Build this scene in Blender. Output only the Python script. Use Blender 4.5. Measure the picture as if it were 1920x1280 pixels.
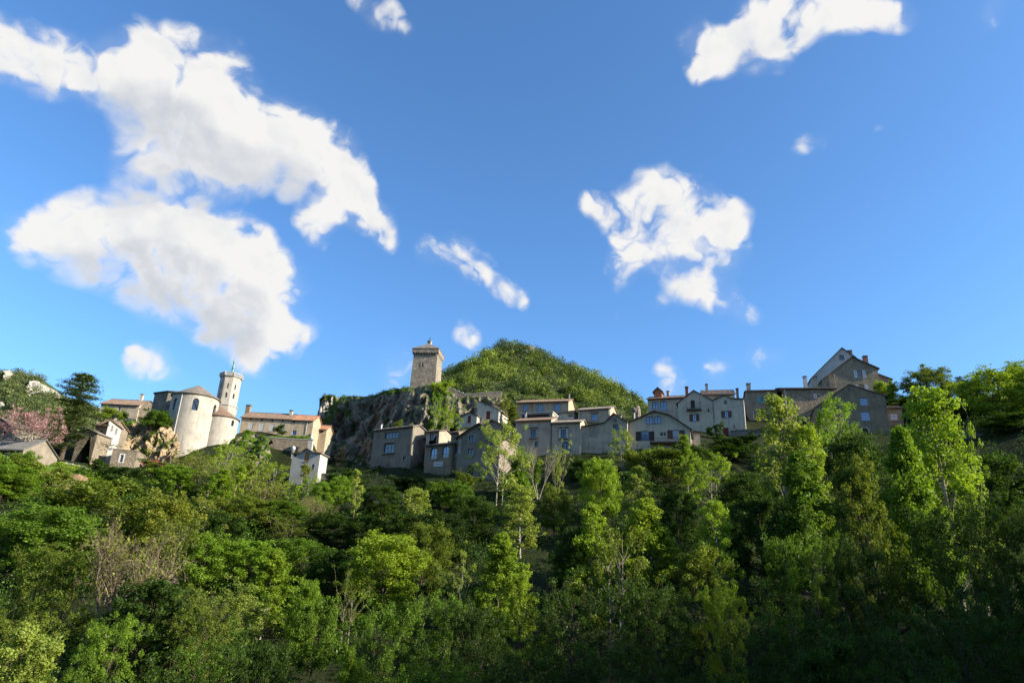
import bpy, math, random
import numpy as np
from mathutils import Vector, Matrix, noise as mnoise
from mathutils.geometry import tessellate_polygon

for o in list(bpy.data.objects):
    bpy.data.objects.remove(o)
SC = bpy.context.scene
C = SC.collection

# ------------------------------------------------------------------ camera
F = 1280.0                      # focal length in photograph pixels (24 mm on 36 mm)
TH, RO = math.radians(20.4), 0.046
FWD = Vector((0, math.cos(TH), math.sin(TH)))
_r0, _u0 = Vector((1, 0, 0)), Vector((0, -math.sin(TH), math.cos(TH)))
RT = _r0 * math.cos(RO) + _u0 * math.sin(RO)
UP = -_r0 * math.sin(RO) + _u0 * math.cos(RO)
cam = bpy.data.cameras.new('camera')
cam.lens = 24.0
cam.sensor_width = 36.0
cam.clip_start, cam.clip_end = 0.1, 9000
camo = bpy.data.objects.new('camera', cam)
C.objects.link(camo)
camo.matrix_world = Matrix((
    (RT.x, UP.x, -FWD.x, 0), (RT.y, UP.y, -FWD.y, 0), (RT.z, UP.z, -FWD.z, 0), (0, 0, 0, 1)))
SC.camera = camo


def ray(x, y):
    return FWD + RT * ((x - 960) / F) - UP * ((y - 640) / F)


def at(x, y, Y):
    d = ray(x, y)
    return d * (Y / d.y)


def pxm(P):                      # pixels per metre at a point
    return F / P.dot(FWD)


# ------------------------------------------------------------------ sun, sky, exposure
SUN_AZ, SUN_EL = math.radians(75), math.radians(25)    # azimuth from -Y towards +X
SDIR = Vector((math.sin(SUN_AZ) * math.cos(SUN_EL), -math.cos(SUN_AZ) * math.cos(SUN_EL), math.sin(SUN_EL)))
sl = bpy.data.lights.new('sun', 'SUN')
sl.energy = 5.0
sl.angle = math.radians(0.53)
sl.color = (1.0, 0.90, 0.74)
so = bpy.data.objects.new('sun', sl)
C.objects.link(so)
so.rotation_euler = SDIR.to_track_quat('Z', 'Y').to_euler()
so.location = SDIR * 300

SC.view_settings.view_transform = 'Standard'
SC.view_settings.look = 'None'
SC.view_settings.exposure = 1.0
SC.view_settings.gamma = 1.0
SC.view_settings.use_curve_mapping = False
SC.cycles.max_bounces = 4
SC.cycles.diffuse_bounces = 2
SC.cycles.transmission_bounces = 3
SC.cycles.transparent_max_bounces = 4
SC.cycles.caustics_reflective = False
SC.cycles.caustics_refractive = False
SC.cycles.sample_clamp_indirect = 4.0


class NT:
    """small helper for building node trees"""
    def __init__(s, tree):
        s.t = tree
        s.n = tree.nodes
        s.l = tree.links

    def add(s, typ, ins=None, **kw):
        nd = s.n.new(typ)
        for k, v in kw.items():
            setattr(nd, k, v)
        if ins:
            for k, v in ins.items():
                if isinstance(v, bpy.types.NodeSocket):
                    s.l.new(v, nd.inputs[k])
                else:
                    nd.inputs[k].default_value = v
        return nd

    def math(s, op, a, b=None, c=None, clamp=False):
        nd = s.add('ShaderNodeMath', operation=op, use_clamp=clamp)
        for i, v in enumerate((a, b, c)):
            if v is None:
                continue
            if isinstance(v, bpy.types.NodeSocket):
                s.l.new(v, nd.inputs[i])
            else:
                nd.inputs[i].default_value = v
        return nd.outputs[0]

    def mixc(s, f, a, b, mode='MIX'):
        nd = s.add('ShaderNodeMix', data_type='RGBA', blend_type=mode)
        for i, v in ((0, f), (6, a), (7, b)):
            if isinstance(v, bpy.types.NodeSocket):
                s.l.new(v, nd.inputs[i])
            else:
                nd.inputs[i].default_value = v if i == 0 else (*v[:3], 1)
        return nd.outputs[2]

    def ramp(s, f, stops):
        nd = s.add('ShaderNodeValToRGB', {0: f})
        e = nd.color_ramp.elements
        while len(e) < len(stops):
            e.new(0.5)
        for q, (p, c) in zip(e, stops):
            q.position = p
            q.color = (*c[:3], 1) if not isinstance(c, (int, float)) else (c, c, c, 1)
        return nd.outputs[0]

    def noise(s, vec, scale, detail=4, rough=0.55, out=0):
        nd = s.add('ShaderNodeTexNoise', {'Vector': vec, 'Scale': scale, 'Detail': detail, 'Roughness': rough})
        return nd.outputs[out]

    def smooth(s, v, a, b, lo=0.0, hi=1.0):
        nd = s.add('ShaderNodeMapRange', interpolation_type='SMOOTHSTEP')
        s.l.new(v, nd.inputs[0])
        for i, q in ((1, a), (2, b), (3, lo), (4, hi)):
            nd.inputs[i].default_value = q
        return nd.outputs[0]


# cloud banks: centre pixel, radius, weight - turned into directions in the sky
CLOUDS = [
    (-30, 75, 70, 1), (10, 80, 72, 1), (80, 112, 66, 1), (150, 125, 62, 1), (230, 120, 72, 1), (300, 125, 85, 1),
    (385, 150, 88, 1), (290, 230, 95, 1), (400, 245, 110, 1), (490, 240, 85, 1), (260, 310, 66, 0.9), (350, 310, 80, 1),
    (450, 310, 70, 0.9), (270, 80, 40, 0.7), (555, 265, 80, 1), (605, 305, 70, 1), (645, 350, 58, 1), (675, 392, 48, 1.22),
    (710, 420, 36, 1.08), (605, 425, 40, 1.01), (560, 220, 45, 0.7), (60, 430, 62, 0.9), (140, 425, 78, 1), (220, 425, 86, 1),
    (300, 440, 88, 1), (380, 450, 84, 1), (445, 490, 80, 1), (505, 530, 66, 1), (250, 510, 75, 0.9), (330, 540, 84, 1),
    (410, 575, 80, 1), (480, 605, 74, 1), (535, 632, 50, 0.9), (480, 668, 46, 0.8), (150, 495, 55, 0.6), (250, 678, 42, 0.61),
    (300, 692, 44, 0.61), (332, 712, 28, 0.49), (238, 665, 26, 0.49), (795, 470, 36, 0.43), (850, 475, 40, 0.58), (882, 508, 40, 0.58),
    (915, 535, 32, 0.54), (950, 556, 30, 0.47), (985, 572, 18, 0.36), (885, 462, 24, 0.43), (872, 620, 26, 0.36), (897, 636, 18, 0.29),
    (1118, 385, 32, 0.52), (1168, 412, 52, 0.67), (1240, 385, 62, 0.74), (1305, 400, 64, 0.74), (1368, 420, 50, 0.67), (1195, 460, 58, 0.59),
    (1280, 470, 66, 0.7), (1350, 475, 55, 0.67), (1292, 540, 46, 0.55), (1340, 560, 46, 0.67), (1388, 592, 34, 0.55), (1158, 510, 38, 0.37),
    (1243, 572, 26, 0.41), (1160, 582, 24, 0.3), (1298, 60, 40, 0.59), (1340, 105, 52, 0.7), (1400, 80, 64, 0.74), (1465, 55, 64, 0.74),
    (1535, 35, 62, 0.3), (1605, 30, 55, 0.67), (1665, 42, 40, 0.52), (1325, 142, 28, 0.52), (1450, 105, 40, 0.59), (1500, -10, 60, 0.3),
    (1420, 15, 50, 0.67), (1850, 22, 38, 0.33), (680, 2, 42, 1), (730, 20, 36, 1), (762, 38, 22, 0.58), (1510, 262, 22, 0.3),
    (1540, 260, 22, 0.3), (735, 672, 50, 0.34), (738, 716, 30, 0.37), (665, 730, 35, 0.34), (1258, 706, 32, 0.37), (1275, 722, 28, 0.3),
    (1355, 698, 40, 0.34), (1425, 680, 40, 0.31), (1470, 665, 31, 0.26), (1665, 228, 16, 0.28), (560, 350, 34, 0.5), (610, 395, 34, 0.7),
    (590, 455, 26, 0.5),
]


def build_world():
    w = bpy.data.worlds.new('World')
    SC.world = w
    w.use_nodes = True
    w.cycles.sampling_method = 'NONE'      # the sky is even enough to be met by the scattered rays alone
    # billows: rounded cells at three sizes and torn fibres
    puff = bpy.data.node_groups.new('cloud_billows', 'ShaderNodeTree')
    puff.interface.new_socket('Direction', in_out='INPUT', socket_type='NodeSocketVector')
    puff.interface.new_socket('Height', in_out='OUTPUT', socket_type='NodeSocketFloat')
    T = NT(puff)
    gi, go = T.add('NodeGroupInput'), T.add('NodeGroupOutput')
    d0 = gi.outputs[0]
    nz = T.add('ShaderNodeTexNoise', {'Vector': d0, 'Scale': 9.0, 'Detail': 3.0, 'Roughness': 0.6})
    wv = T.add('ShaderNodeVectorMath', {0: nz.outputs[1], 'Scale': 0.10}, operation='SCALE').outputs[0]
    d = T.add('ShaderNodeVectorMath', {0: d0, 1: wv}, operation='ADD').outputs[0]
    acc = None
    for sc_, am in ((9.0, 2.4), (21.0, 1.5), (46.0, 0.8)):
        v = T.math('ABSOLUTE', T.math('SUBTRACT', T.noise(d, sc_, 0, 0.5), 0.5))
        v = T.math('MULTIPLY', T.math('SUBTRACT', v, 0.105), am)
        acc = v if acc is None else T.math('ADD', acc, v)
    fib = T.noise(d, 19.0, 5, 0.64)
    acc = T.math('ADD', acc, T.math('MULTIPLY', T.math('SUBTRACT', fib, 0.56), 1.35))
    T.l.new(acc, go.inputs[0])
    # the cloud field as a function of direction
    def field(name, banks):
        g = bpy.data.node_groups.new(name, 'ShaderNodeTree')
        g.interface.new_socket('Direction', in_out='INPUT', socket_type='NodeSocketVector')
        g.interface.new_socket('Density', in_out='OUTPUT', socket_type='NodeSocketFloat')
        T = NT(g)
        gi, go = T.add('NodeGroupInput'), T.add('NodeGroupOutput')
        d0 = gi.outputs[0]
        nz = T.add('ShaderNodeTexNoise', {'Vector': d0, 'Scale': 7.5, 'Detail': 3.0, 'Roughness': 0.55})
        wv = T.add('ShaderNodeVectorMath', {0: nz.outputs[1], 1: (0.5, 0.5, 0.5)}, operation='SUBTRACT').outputs[0]
        wv = T.add('ShaderNodeVectorMath', {0: wv, 'Scale': 0.085}, operation='SCALE').outputs[0]
        d = T.add('ShaderNodeVectorMath', {0: d0, 1: wv}, operation='ADD').outputs[0]
        acc = None
        for (x, y, r, wt) in banks:
            c = ray(x, y).normalized()
            rad = (ray(x + r, y).normalized() - c).length * 1.42
            ds = T.add('ShaderNodeVectorMath', {0: d, 1: tuple(c)}, operation='DISTANCE').outputs['Value']
            b = T.smooth(ds, rad, 0.0, 0.0, wt)
            acc = b if acc is None else T.math('ADD', acc, b)
        # beyond the picture the same sky goes on: scattered banks of the same kind
        fc = T.add('ShaderNodeVectorMath', {0: d0, 1: tuple(FWD)}, operation='DOT_PRODUCT').outputs['Value']
        away = T.smooth(fc, 0.76, 0.60)
        far = T.noise(d, 3.1, 3, 0.5)
        far = T.math('MULTIPLY', T.smooth(far, 0.54, 0.70, 0.0, 1.2), away)
        acc = T.math('ADD', acc, far)
        res = T.math('MINIMUM', acc, 1.25)
        T.l.new(res, go.inputs[0])
        return g

    g = field('cloud_field', CLOUDS)
    gc = field('cloud_masses', [c for c in CLOUDS if c[2] >= 60])

    t = w.node_tree
    t.nodes.clear()
    T = NT(t)
    out = T.add('ShaderNodeOutputWorld')
    sky = T.add('ShaderNodeTexSky', sky_type='NISHITA', sun_disc=False)
    sky.sun_elevation = SUN_EL
    sky.sun_rotation = math.pi - SUN_AZ       # measured from +Y towards +X
    sky.altitude = 600
    sky.air_density = 1.0
    sky.dust_density = 1.6
    sky.ozone_density = 2.0
    skc = T.mixc(1.0, sky.outputs[0], (0.55, 0.85, 1.10), 'MULTIPLY')       # the deep blue of clear mountain air
    bg = T.add('ShaderNodeBackground', {'Color': skc, 'Strength': 0.127})
    tc = T.add('ShaderNodeTexCoord').outputs['Generated']
    dn = T.add('ShaderNodeVectorMath', {0: tc}, operation='NORMALIZE').outputs[0]
    f1 = T.add('ShaderNodeGroup', node_tree=g)
    T.l.new(dn, f1.inputs[0])
    # light reaching this bit of cloud: density met on the way to the sun (upwards right)
    sh = (RT * 0.45 + UP * 0.85) * 0.05
    d2 = T.add('ShaderNodeVectorMath', {0: dn, 1: tuple(sh)}, operation='ADD').outputs[0]
    f2 = T.add('ShaderNodeGroup', node_tree=gc)
    T.l.new(d2, f2.inputs[0])
    p1 = T.add('ShaderNodeGroup', node_tree=puff)
    T.l.new(dn, p1.inputs[0])
    acc = f1.outputs[0]
    fld = T.math('ADD', acc, T.math('MULTIPLY', p1.outputs[0], T.smooth(acc, 0.02, 0.45, 0.35, 1.15)))
    fld = T.math('MULTIPLY', fld, T.smooth(acc, 0.0, 0.12))
    # crisp on the sunlit upper right rims, torn and soft on the far side
    edge = T.smooth(T.math('SUBTRACT', f2.outputs[0], acc), -0.3, 0.4)
    hi = T.math('ADD', 0.80, T.math('MULTIPLY', edge, 0.62))
    x = T.math('DIVIDE', T.math('SUBTRACT', fld, 0.04), T.math('SUBTRACT', hi, 0.04), clamp=True)
    a = T.smooth(x, 0.0, 1.0)
    veil = T.math('MULTIPLY', T.smooth(acc, 0.03, 0.75, 0.0, 0.42), T.smooth(p1.outputs[0], -0.45, 0.25, 0.25, 1.0))
    a = T.math('MAXIMUM', a, veil)
    # light on the billows: how much each bit stands out towards the sun
    d3 = T.add('ShaderNodeVectorMath', {0: dn, 1: tuple((RT * 0.6 + UP * 0.75) * 0.016)}, operation='ADD').outputs[0]
    rel = T.math('MULTIPLY', T.math('SUBTRACT', T.noise(d3, 13.0, 4, 0.5), T.noise(dn, 13.0, 4, 0.5)), 1.5)
    thick = T.smooth(fld, 0.4, 1.25)
    shade = T.math('MULTIPLY', T.smooth(f2.outputs[0], 0.45, 1.45, 0.0, 0.6), thick)
    shade = T.math('ADD', shade, T.math('MULTIPLY', rel, T.smooth(fld, 0.25, 0.9)), clamp=True)
    col = T.mixc(shade, (1.0, 0.99, 0.975), (0.56, 0.61, 0.69))
    cb = T.add('ShaderNodeBackground', {'Color': col, 'Strength': 0.465})
    z = T.add('ShaderNodeSeparateXYZ', {0: dn}).outputs[2]
    a = T.math('MULTIPLY', a, T.smooth(z, -0.02, 0.06))
    a = T.math('MULTIPLY', a, 0.985)
    mx = T.add('ShaderNodeMixShader', {0: a, 1: bg.outputs[0], 2: cb.outputs[0]})
    T.l.new(mx.outputs[0], out.inputs[0])


build_world()

# ------------------------------------------------------------------ materials
MATS = {}


def material(name):
    m = bpy.data.materials.new(name)
    m.use_nodes = True
    m.node_tree.nodes.clear()
    T = NT(m.node_tree)
    o = T.add('ShaderNodeOutputMaterial')
    MATS[name] = m
    return m, T, o


def principled(T, o, col, rough=0.9, spec=0.2, normal=None, metal=0.0):
    p = T.add('ShaderNodeBsdfPrincipled')
    for k, v in (('Base Color', col), ('Roughness', rough), ('Specular IOR Level', spec), ('Metallic', metal)):
        if isinstance(v, bpy.types.NodeSocket):
            T.l.new(v, p.inputs[k])
        elif k == 'Base Color':
            p.inputs[k].default_value = (*v[:3], 1)
        else:
            p.inputs[k].default_value = v
    if normal is not None:
        T.l.new(normal, p.inputs['Normal'])
    T.l.new(p.outputs[0], o.inputs[0])
    return p


def bump(T, h, st=0.5, dist=0.05):
    return T.add('ShaderNodeBump', {'Height': h, 'Strength': st, 'Distance': dist}).outputs[0]


def mul(c, k):
    return tuple(min(1, v * k) for v in c)


def m_plaster(name, c, var=0.4, stain=0.8):
    m, T, o = material(name)
    oc = T.add('ShaderNodeTexCoord').outputs['Object']
    big = T.noise(oc, 0.55, 6, 0.62)
    col = T.ramp(big, [(0.3, mul(c, 1 - var)), (0.5, c), (0.72, mul(c, 1 + var * 0.6))])
    mp = T.add('ShaderNodeMapping', {0: oc, 3: (1.6, 1.6, 0.16)}).outputs[0]
    st = T.noise(mp, 1.1, 5, 0.6)
    col = T.mixc(T.smooth(st, 0.52, 0.72, 0, stain), col, mul((c[0] * .62, c[1] * .60, c[2] * .60), 0.9))
    fine = T.noise(oc, 7.0, 5, 0.7)
    col = T.mixc(T.smooth(fine, 0.35, 0.7, 0.0, 0.28), col, mul(c, 0.62))
    # patches where the render has fallen off the stones
    vo = T.add('ShaderNodeTexVoronoi', {'Vector': oc, 'Scale': 3.2}, feature='DISTANCE_TO_EDGE').outputs[0]
    patch = T.math('MULTIPLY', T.smooth(T.noise(oc, 0.33, 4, 0.6), 0.55, 0.66), T.smooth(vo, 0.12, 0.02))
    col = T.mixc(T.math('MULTIPLY', patch, 0.28), col, mul(c, 0.5))
    bare = T.smooth(T.noise(oc, 0.8, 7, 0.7), 0.58, 0.63, 0, 0.4)
    col = T.mixc(bare, col, mul((c[0] * 1.15, c[1] * 1.0, c[2] * .8), 0.7))
    h = T.math('ADD', T.math('MULTIPLY', fine, 0.6), T.math('MULTIPLY', patch, -0.35))
    principled(T, o, col, 0.93, 0.15, bump(T, h, 0.6, 0.05))
    return m


def m_rubble(name, c1, c2, mortar, scale=2.6, dist=0.09):
    m, T, o = material(name)
    oc = T.add('ShaderNodeTexCoord').outputs['Object']
    wn = T.add('ShaderNodeTexNoise', {'Vector': oc, 'Scale': 1.5, 'Detail': 3.0}).outputs[1]
    w = T.add('ShaderNodeVectorMath', {0: wn, 'Scale': 0.3}, operation='SCALE').outputs[0]
    p = T.add('ShaderNodeVectorMath', {0: oc, 1: w}, operation='ADD').outputs[0]
    p = T.add('ShaderNodeMapping', {0: p, 3: (1, 1, 1.7)}).outputs[0]
    vc = T.add('ShaderNodeTexVoronoi', {'Vector': p, 'Scale': scale})
    ve = T.add('ShaderNodeTexVoronoi', {'Vector': p, 'Scale': scale}, feature='DISTANCE_TO_EDGE').outputs[0]
    rnd = T.add('ShaderNodeSeparateColor', {0: vc.outputs[1]}).outputs[0]
    col = T.mixc(rnd, c1, c2)
    big = T.noise(oc, 0.5, 5, 0.6)
    col = T.mixc(T.smooth(big, 0.4, 0.68, 0, 0.55), col, mul(c1, 0.6))
    joint = T.smooth(ve, 0.07, 0.015)
    col = T.mixc(T.math('MULTIPLY', joint, 0.75), col, mortar)
    fine = T.noise(oc, 9.0, 5, 0.7)
    h = T.math('ADD', T.smooth(ve, 0.0, 0.16), T.math('MULTIPLY', fine, 0.5))
    h = T.math('ADD', h, T.math('MULTIPLY', rnd, 0.5))
    principled(T, o, col, 0.95, 0.12, bump(T, h, 0.9, dist))
    return m


def m_tile(name, c1, c2, moss=0.25):
    m, T, o = material(name)
    oc = T.add('ShaderNodeTexCoord').outputs['Object']
    p = T.add('ShaderNodeMapping', {0: oc, 3: (4.2, 2.6, 2.6)}).outputs[0]
    vc = T.add('ShaderNodeTexVoronoi', {'Vector': p, 'Scale': 1.0})
    rnd = T.add('ShaderNodeSeparateColor', {0: vc.outputs[1]}).outputs[0]
    col = T.mixc(rnd, c1, c2)
    big = T.noise(oc, 0.6, 6, 0.65)
    col = T.mixc(T.smooth(big, 0.42, 0.7, 0, 0.7), col, (0.11, 0.10, 0.085))
    lich = T.noise(oc, 2.3, 5, 0.7)
    col = T.mixc(T.smooth(lich, 0.56, 0.75, 0, moss * 2), col, (0.27, 0.25, 0.19))
    fine = T.noise(oc, 8.0, 4, 0.7)
    principled(T, o, col, 0.9, 0.2, bump(T, fine, 0.5, 0.04))
    return m


def m_flat(name, c, rough=0.7, spec=0.3, var=0.2, metal=0.0, scale=3.0):
    m, T, o = material(name)
    oc = T.add('ShaderNodeTexCoord').outputs['Object']
    n = T.noise(oc, scale, 5, 0.65)
    col = T.ramp(n, [(0.3, mul(c, 1 - var)), (0.7, mul(c, 1 + var))])
    principled(T, o, col, rough, spec, bump(T, T.noise(oc, 14, 4, 0.6), 0.25, 0.02), metal)
    return m


def m_boards(name, c):
    m, T, o = material(name)
    oc = T.add('ShaderNodeTexCoord').outputs['Object']
    mp = T.add('ShaderNodeMapping', {0: oc, 3: (9, 9, 0.9)}).outputs[0]
    n = T.noise(mp, 1.5, 5, 0.6)
    col = T.ramp(n, [(0.3, mul(c, 0.7)), (0.7, mul(c, 1.2))])
    principled(T, o, col, 0.75, 0.25, bump(T, n, 0.4, 0.02))
    return m


def m_glass(name, c, spec=1.0):
    m, T, o = material(name)
    p = principled(T, o, c, 0.06, spec)
    p.inputs['IOR'].default_value = 1.75
    return m


def m_rock(name, c1, c2, c3, green=0.0, scale=0.12, layered=1.0):
    m, T, o = material(name)
    ge = T.add('ShaderNodeNewGeometry')
    pos = ge.outputs['Position']
    mp = T.add('ShaderNodeMapping', {0: pos, 3: (scale, scale, scale * (1 + 1.2 * layered))}).outputs[0]
    n1 = T.noise(mp, 1.0, 9, 0.66)
    col = T.ramp(n1, [(0.28, c2), (0.5, c1), (0.75, mul(c1, 1.25))])
    n2 = T.noise(pos, 0.16, 6, 0.6)
    col = T.mixc(T.smooth(n2, 0.52, 0.68), col, c3)
    mv = T.add('ShaderNodeMapping', {0: pos, 3: (0.9, 0.9, 0.12)}).outputs[0]
    n3 = T.noise(mv, 1.0, 6, 0.65)
    col = T.mixc(T.smooth(n3, 0.55, 0.7, 0, 0.55), col, mul(c2, 0.6))
    fine = T.noise(pos, 1.6, 8, 0.7)
    vo = T.add('ShaderNodeTexVoronoi', {'Vector': mp, 'Scale': 5.5}, feature='DISTANCE_TO_EDGE').outputs[0]
    crack = T.smooth(vo, 0.05, 0.0)
    col = T.mixc(T.math('MULTIPLY', crack, 0.22), col, mul(c2, 0.5))
    if green:
        up = T.add('ShaderNodeSeparateXYZ', {0: ge.outputs['Normal']}).outputs[2]
        gm = T.math('ADD', up, T.math('MULTIPLY', T.math('SUBTRACT', n2, 0.5), 1.6))
        col = T.mixc(T.smooth(gm, 0.45, 0.75, 0, green), col, (0.05, 0.075, 0.02))
    h = T.math('ADD', fine, T.math('MULTIPLY', crack, -0.3))
    principled(T, o, col, 0.95, 0.1, bump(T, h, 1.0, 0.35))
    return m


def m_ground(name, c1, c2, c3, scale=0.15):
    m, T, o = material(name)
    pos = T.add('ShaderNodeNewGeometry').outputs['Position']
    n1 = T.noise(pos, scale, 7, 0.65)
    col = T.ramp(n1, [(0.3, c1), (0.52, c2), (0.75, c3)])
    n2 = T.noise(pos, 2.2, 6, 0.7)
    col = T.mixc(T.smooth(n2, 0.35, 0.7, 0, 0.5), col, mul(c1, 0.55))
    principled(T, o, col, 0.95, 0.1, bump(T, n2, 0.9, 0.3))
    return m


def m_leaf(name, trans=0.38, gloss=0.012):
    """leaf colour = the object colour, some with shade painted in, varied leaf by leaf"""
    m, T, o = material(name)
    oi = T.add('ShaderNodeObjectInfo')
    tint = T.add('ShaderNodeAttribute', attribute_name='tint').outputs['Fac']
    base = oi.outputs['Color']
    dark = T.mixc(1.0, base, (0.70, 0.78, 0.65), 'MULTIPLY')
    lite = T.mixc(1.0, base, (2.05, 1.85, 1.25), 'MULTIPLY')
    col = T.mixc(tint, dark, lite)
    d = T.add('ShaderNodeBsdfDiffuse', {'Color': col})
    tcol = T.mixc(1.0, col, (1.5, 1.45, 0.6), 'MULTIPLY')
    tr = T.add('ShaderNodeBsdfTranslucent', {'Color': tcol})
    mx = T.add('ShaderNodeMixShader', {0: trans, 1: d.outputs[0], 2: tr.outputs[0]})
    gl = T.add('ShaderNodeBsdfGlossy', {'Color': (0.9, 0.95, 0.85, 1), 'Roughness': 0.5})
    m2 = T.add('ShaderNodeMixShader', {0: gloss, 1: mx.outputs[0], 2: gl.outputs[0]})
    T.l.new(m2.outputs[0], o.inputs[0])
    return m


def m_bark(name, c):
    m, T, o = material(name)
    oc = T.add('ShaderNodeTexCoord').outputs['Object']
    mp = T.add('ShaderNodeMapping', {0: oc, 3: (6, 6, 1.2)}).outputs[0]
    n = T.noise(mp, 1.0, 6, 0.7)
    col = T.ramp(n, [(0.3, mul(c, 0.5)), (0.7, mul(c, 1.3))])
    principled(T, o, col, 0.95, 0.1, bump(T, n, 0.8, 0.05))
    return m


m_plaster('plaster_grey', (0.46, 0.385, 0.285))
m_plaster('plaster_pale', (0.56, 0.485, 0.365), 0.22)
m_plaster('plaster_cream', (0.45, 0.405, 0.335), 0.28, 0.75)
m_plaster('plaster_beige', (0.45, 0.365, 0.255))
m_plaster('plaster_brown', (0.265, 0.21, 0.14))
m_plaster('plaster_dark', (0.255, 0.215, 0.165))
m_plaster('plaster_peach', (0.47, 0.35, 0.235), 0.2)
m_plaster('plaster_white', (0.48, 0.455, 0.41), 0.15, 0.4)
m_rubble('rubble_tan', (0.26, 0.205, 0.14), (0.38, 0.315, 0.23), (0.33, 0.285, 0.22))
m_rubble('rubble_keep', (0.27, 0.215, 0.155), (0.52, 0.435, 0.335), (0.42, 0.36, 0.28), 2.2, 0.16)
m_rubble('rubble_grey', (0.17, 0.155, 0.13), (0.30, 0.28, 0.24), (0.25, 0.23, 0.20))
m_rubble('rubble_brown', (0.28, 0.215, 0.145), (0.43, 0.345, 0.24), (0.36, 0.295, 0.215))
m_tile('tile_brown', (0.17, 0.105, 0.07), (0.26, 0.17, 0.115))
m_tile('tile_orange', (0.33, 0.145, 0.075), (0.42, 0.21, 0.12), 0.1)
m_tile('tile_grey', (0.17, 0.14, 0.11), (0.27, 0.225, 0.175), 0.3)
m_tile('tile_dark', (0.11, 0.08, 0.062), (0.17, 0.12, 0.09), 0.1)
m_tile('slate', (0.10, 0.10, 0.10), (0.16, 0.157, 0.15), 0.3)
m_flat('stone_trim', (0.36, 0.335, 0.29), 0.9, 0.15)
m_flat('stone_dark', (0.14, 0.13, 0.12), 0.9, 0.15)
m_flat('white_paint', (0.6, 0.59, 0.57), 0.6, 0.3, 0.08)
m_flat('white_pipe', (0.5, 0.49, 0.46), 0.5, 0.4, 0.08)
m_flat('brick_red', (0.30, 0.13, 0.08), 0.9, 0.15)
m_flat('dark_metal', (0.035, 0.035, 0.04), 0.5, 0.5)
m_flat('copper_green', (0.20, 0.33, 0.27), 0.7, 0.3, 0.4)
m_flat('car_red', (0.30, 0.012, 0.05), 0.25, 0.6, 0.05)
m_flat('rubber', (0.02, 0.02, 0.02), 0.8, 0.3)
m_flat('barrel_grey', (0.16, 0.18, 0.21), 0.5, 0.4)
m_flat('gold', (0.6, 0.42, 0.16), 0.4, 0.5)
m_boards('wood_brown', (0.13, 0.075, 0.045))
m_boards('wood_orange', (0.42, 0.20, 0.075))
m_boards('wood_dark', (0.055, 0.045, 0.04))
m_boards('wood_red', (0.20, 0.035, 0.03))
m_boards('wood_grey', (0.20, 0.19, 0.175))
m_boards('wood_beige', (0.34, 0.29, 0.225))
m_boards('wood_white', (0.5, 0.5, 0.5))
m_boards('wood_turquoise', (0.10, 0.30, 0.30))
m_boards('wood_blue', (0.06, 0.09, 0.28))
m_boards('wood_cedar', (0.45, 0.17, 0.075))
m_glass('glass_blue', (0.10, 0.15, 0.30))  # blue base colour stands in for reflected sky
m_glass('glass_dark', (0.02, 0.022, 0.028), 0.6)
m_glass('glass_pale', (0.35, 0.40, 0.52))
m_rock('rock_cliff', (0.235, 0.195, 0.145), (0.115, 0.095, 0.072), (0.185, 0.165, 0.135), 0.8)
m_rock('rock_orange', (0.44, 0.32, 0.195), (0.27, 0.165, 0.085), (0.42, 0.35, 0.26), 0.7, 0.25, 0.3)
m_rock('rock_white', (0.50, 0.455, 0.375), (0.42, 0.375, 0.305), (0.55, 0.495, 0.40), 0.25, 0.09)
m_ground('soil_green', (0.018, 0.024, 0.009), (0.030, 0.040, 0.013), (0.055, 0.048, 0.026))
m_ground('hill_green', (0.03, 0.042, 0.013), (0.06, 0.08, 0.022), (0.15, 0.13, 0.075), 0.03)
m_ground('lawn', (0.09, 0.16, 0.02), (0.13, 0.21, 0.03), (0.17, 0.23, 0.04), 0.5)
m_ground('earth', (0.30, 0.17, 0.085), (0.38, 0.24, 0.13), (0.42, 0.33, 0.22), 0.4)
m_leaf('leaf')
m_leaf('leaf_matt', 0.30, 0.02)
m_leaf('needle', 0.12, 0.02)
m_bark('bark_brown', (0.10, 0.075, 0.055))
m_bark('bark_pale', (0.36, 0.32, 0.25))
m_bark('bark_tan', (0.30, 0.235, 0.155))

# ------------------------------------------------------------------ mesh helpers
def link(o, parent=None):
    C.objects.link(o)
    if parent is not None:
        o.parent = parent
    return o


def tag(o, label=None, cat=None, group=None, kind=None):
    if label:
        o['label'] = label
    if cat:
        o['category'] = cat
    if group:
        o['group'] = group
    if kind:
        o['kind'] = kind
    return o


def empty(name, loc, rz=0.0):
    o = bpy.data.objects.new(name, None)
    o.empty_display_size = 0.3
    o.location = loc
    o.rotation_euler = (0, 0, rz)
    return link(o)


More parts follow.
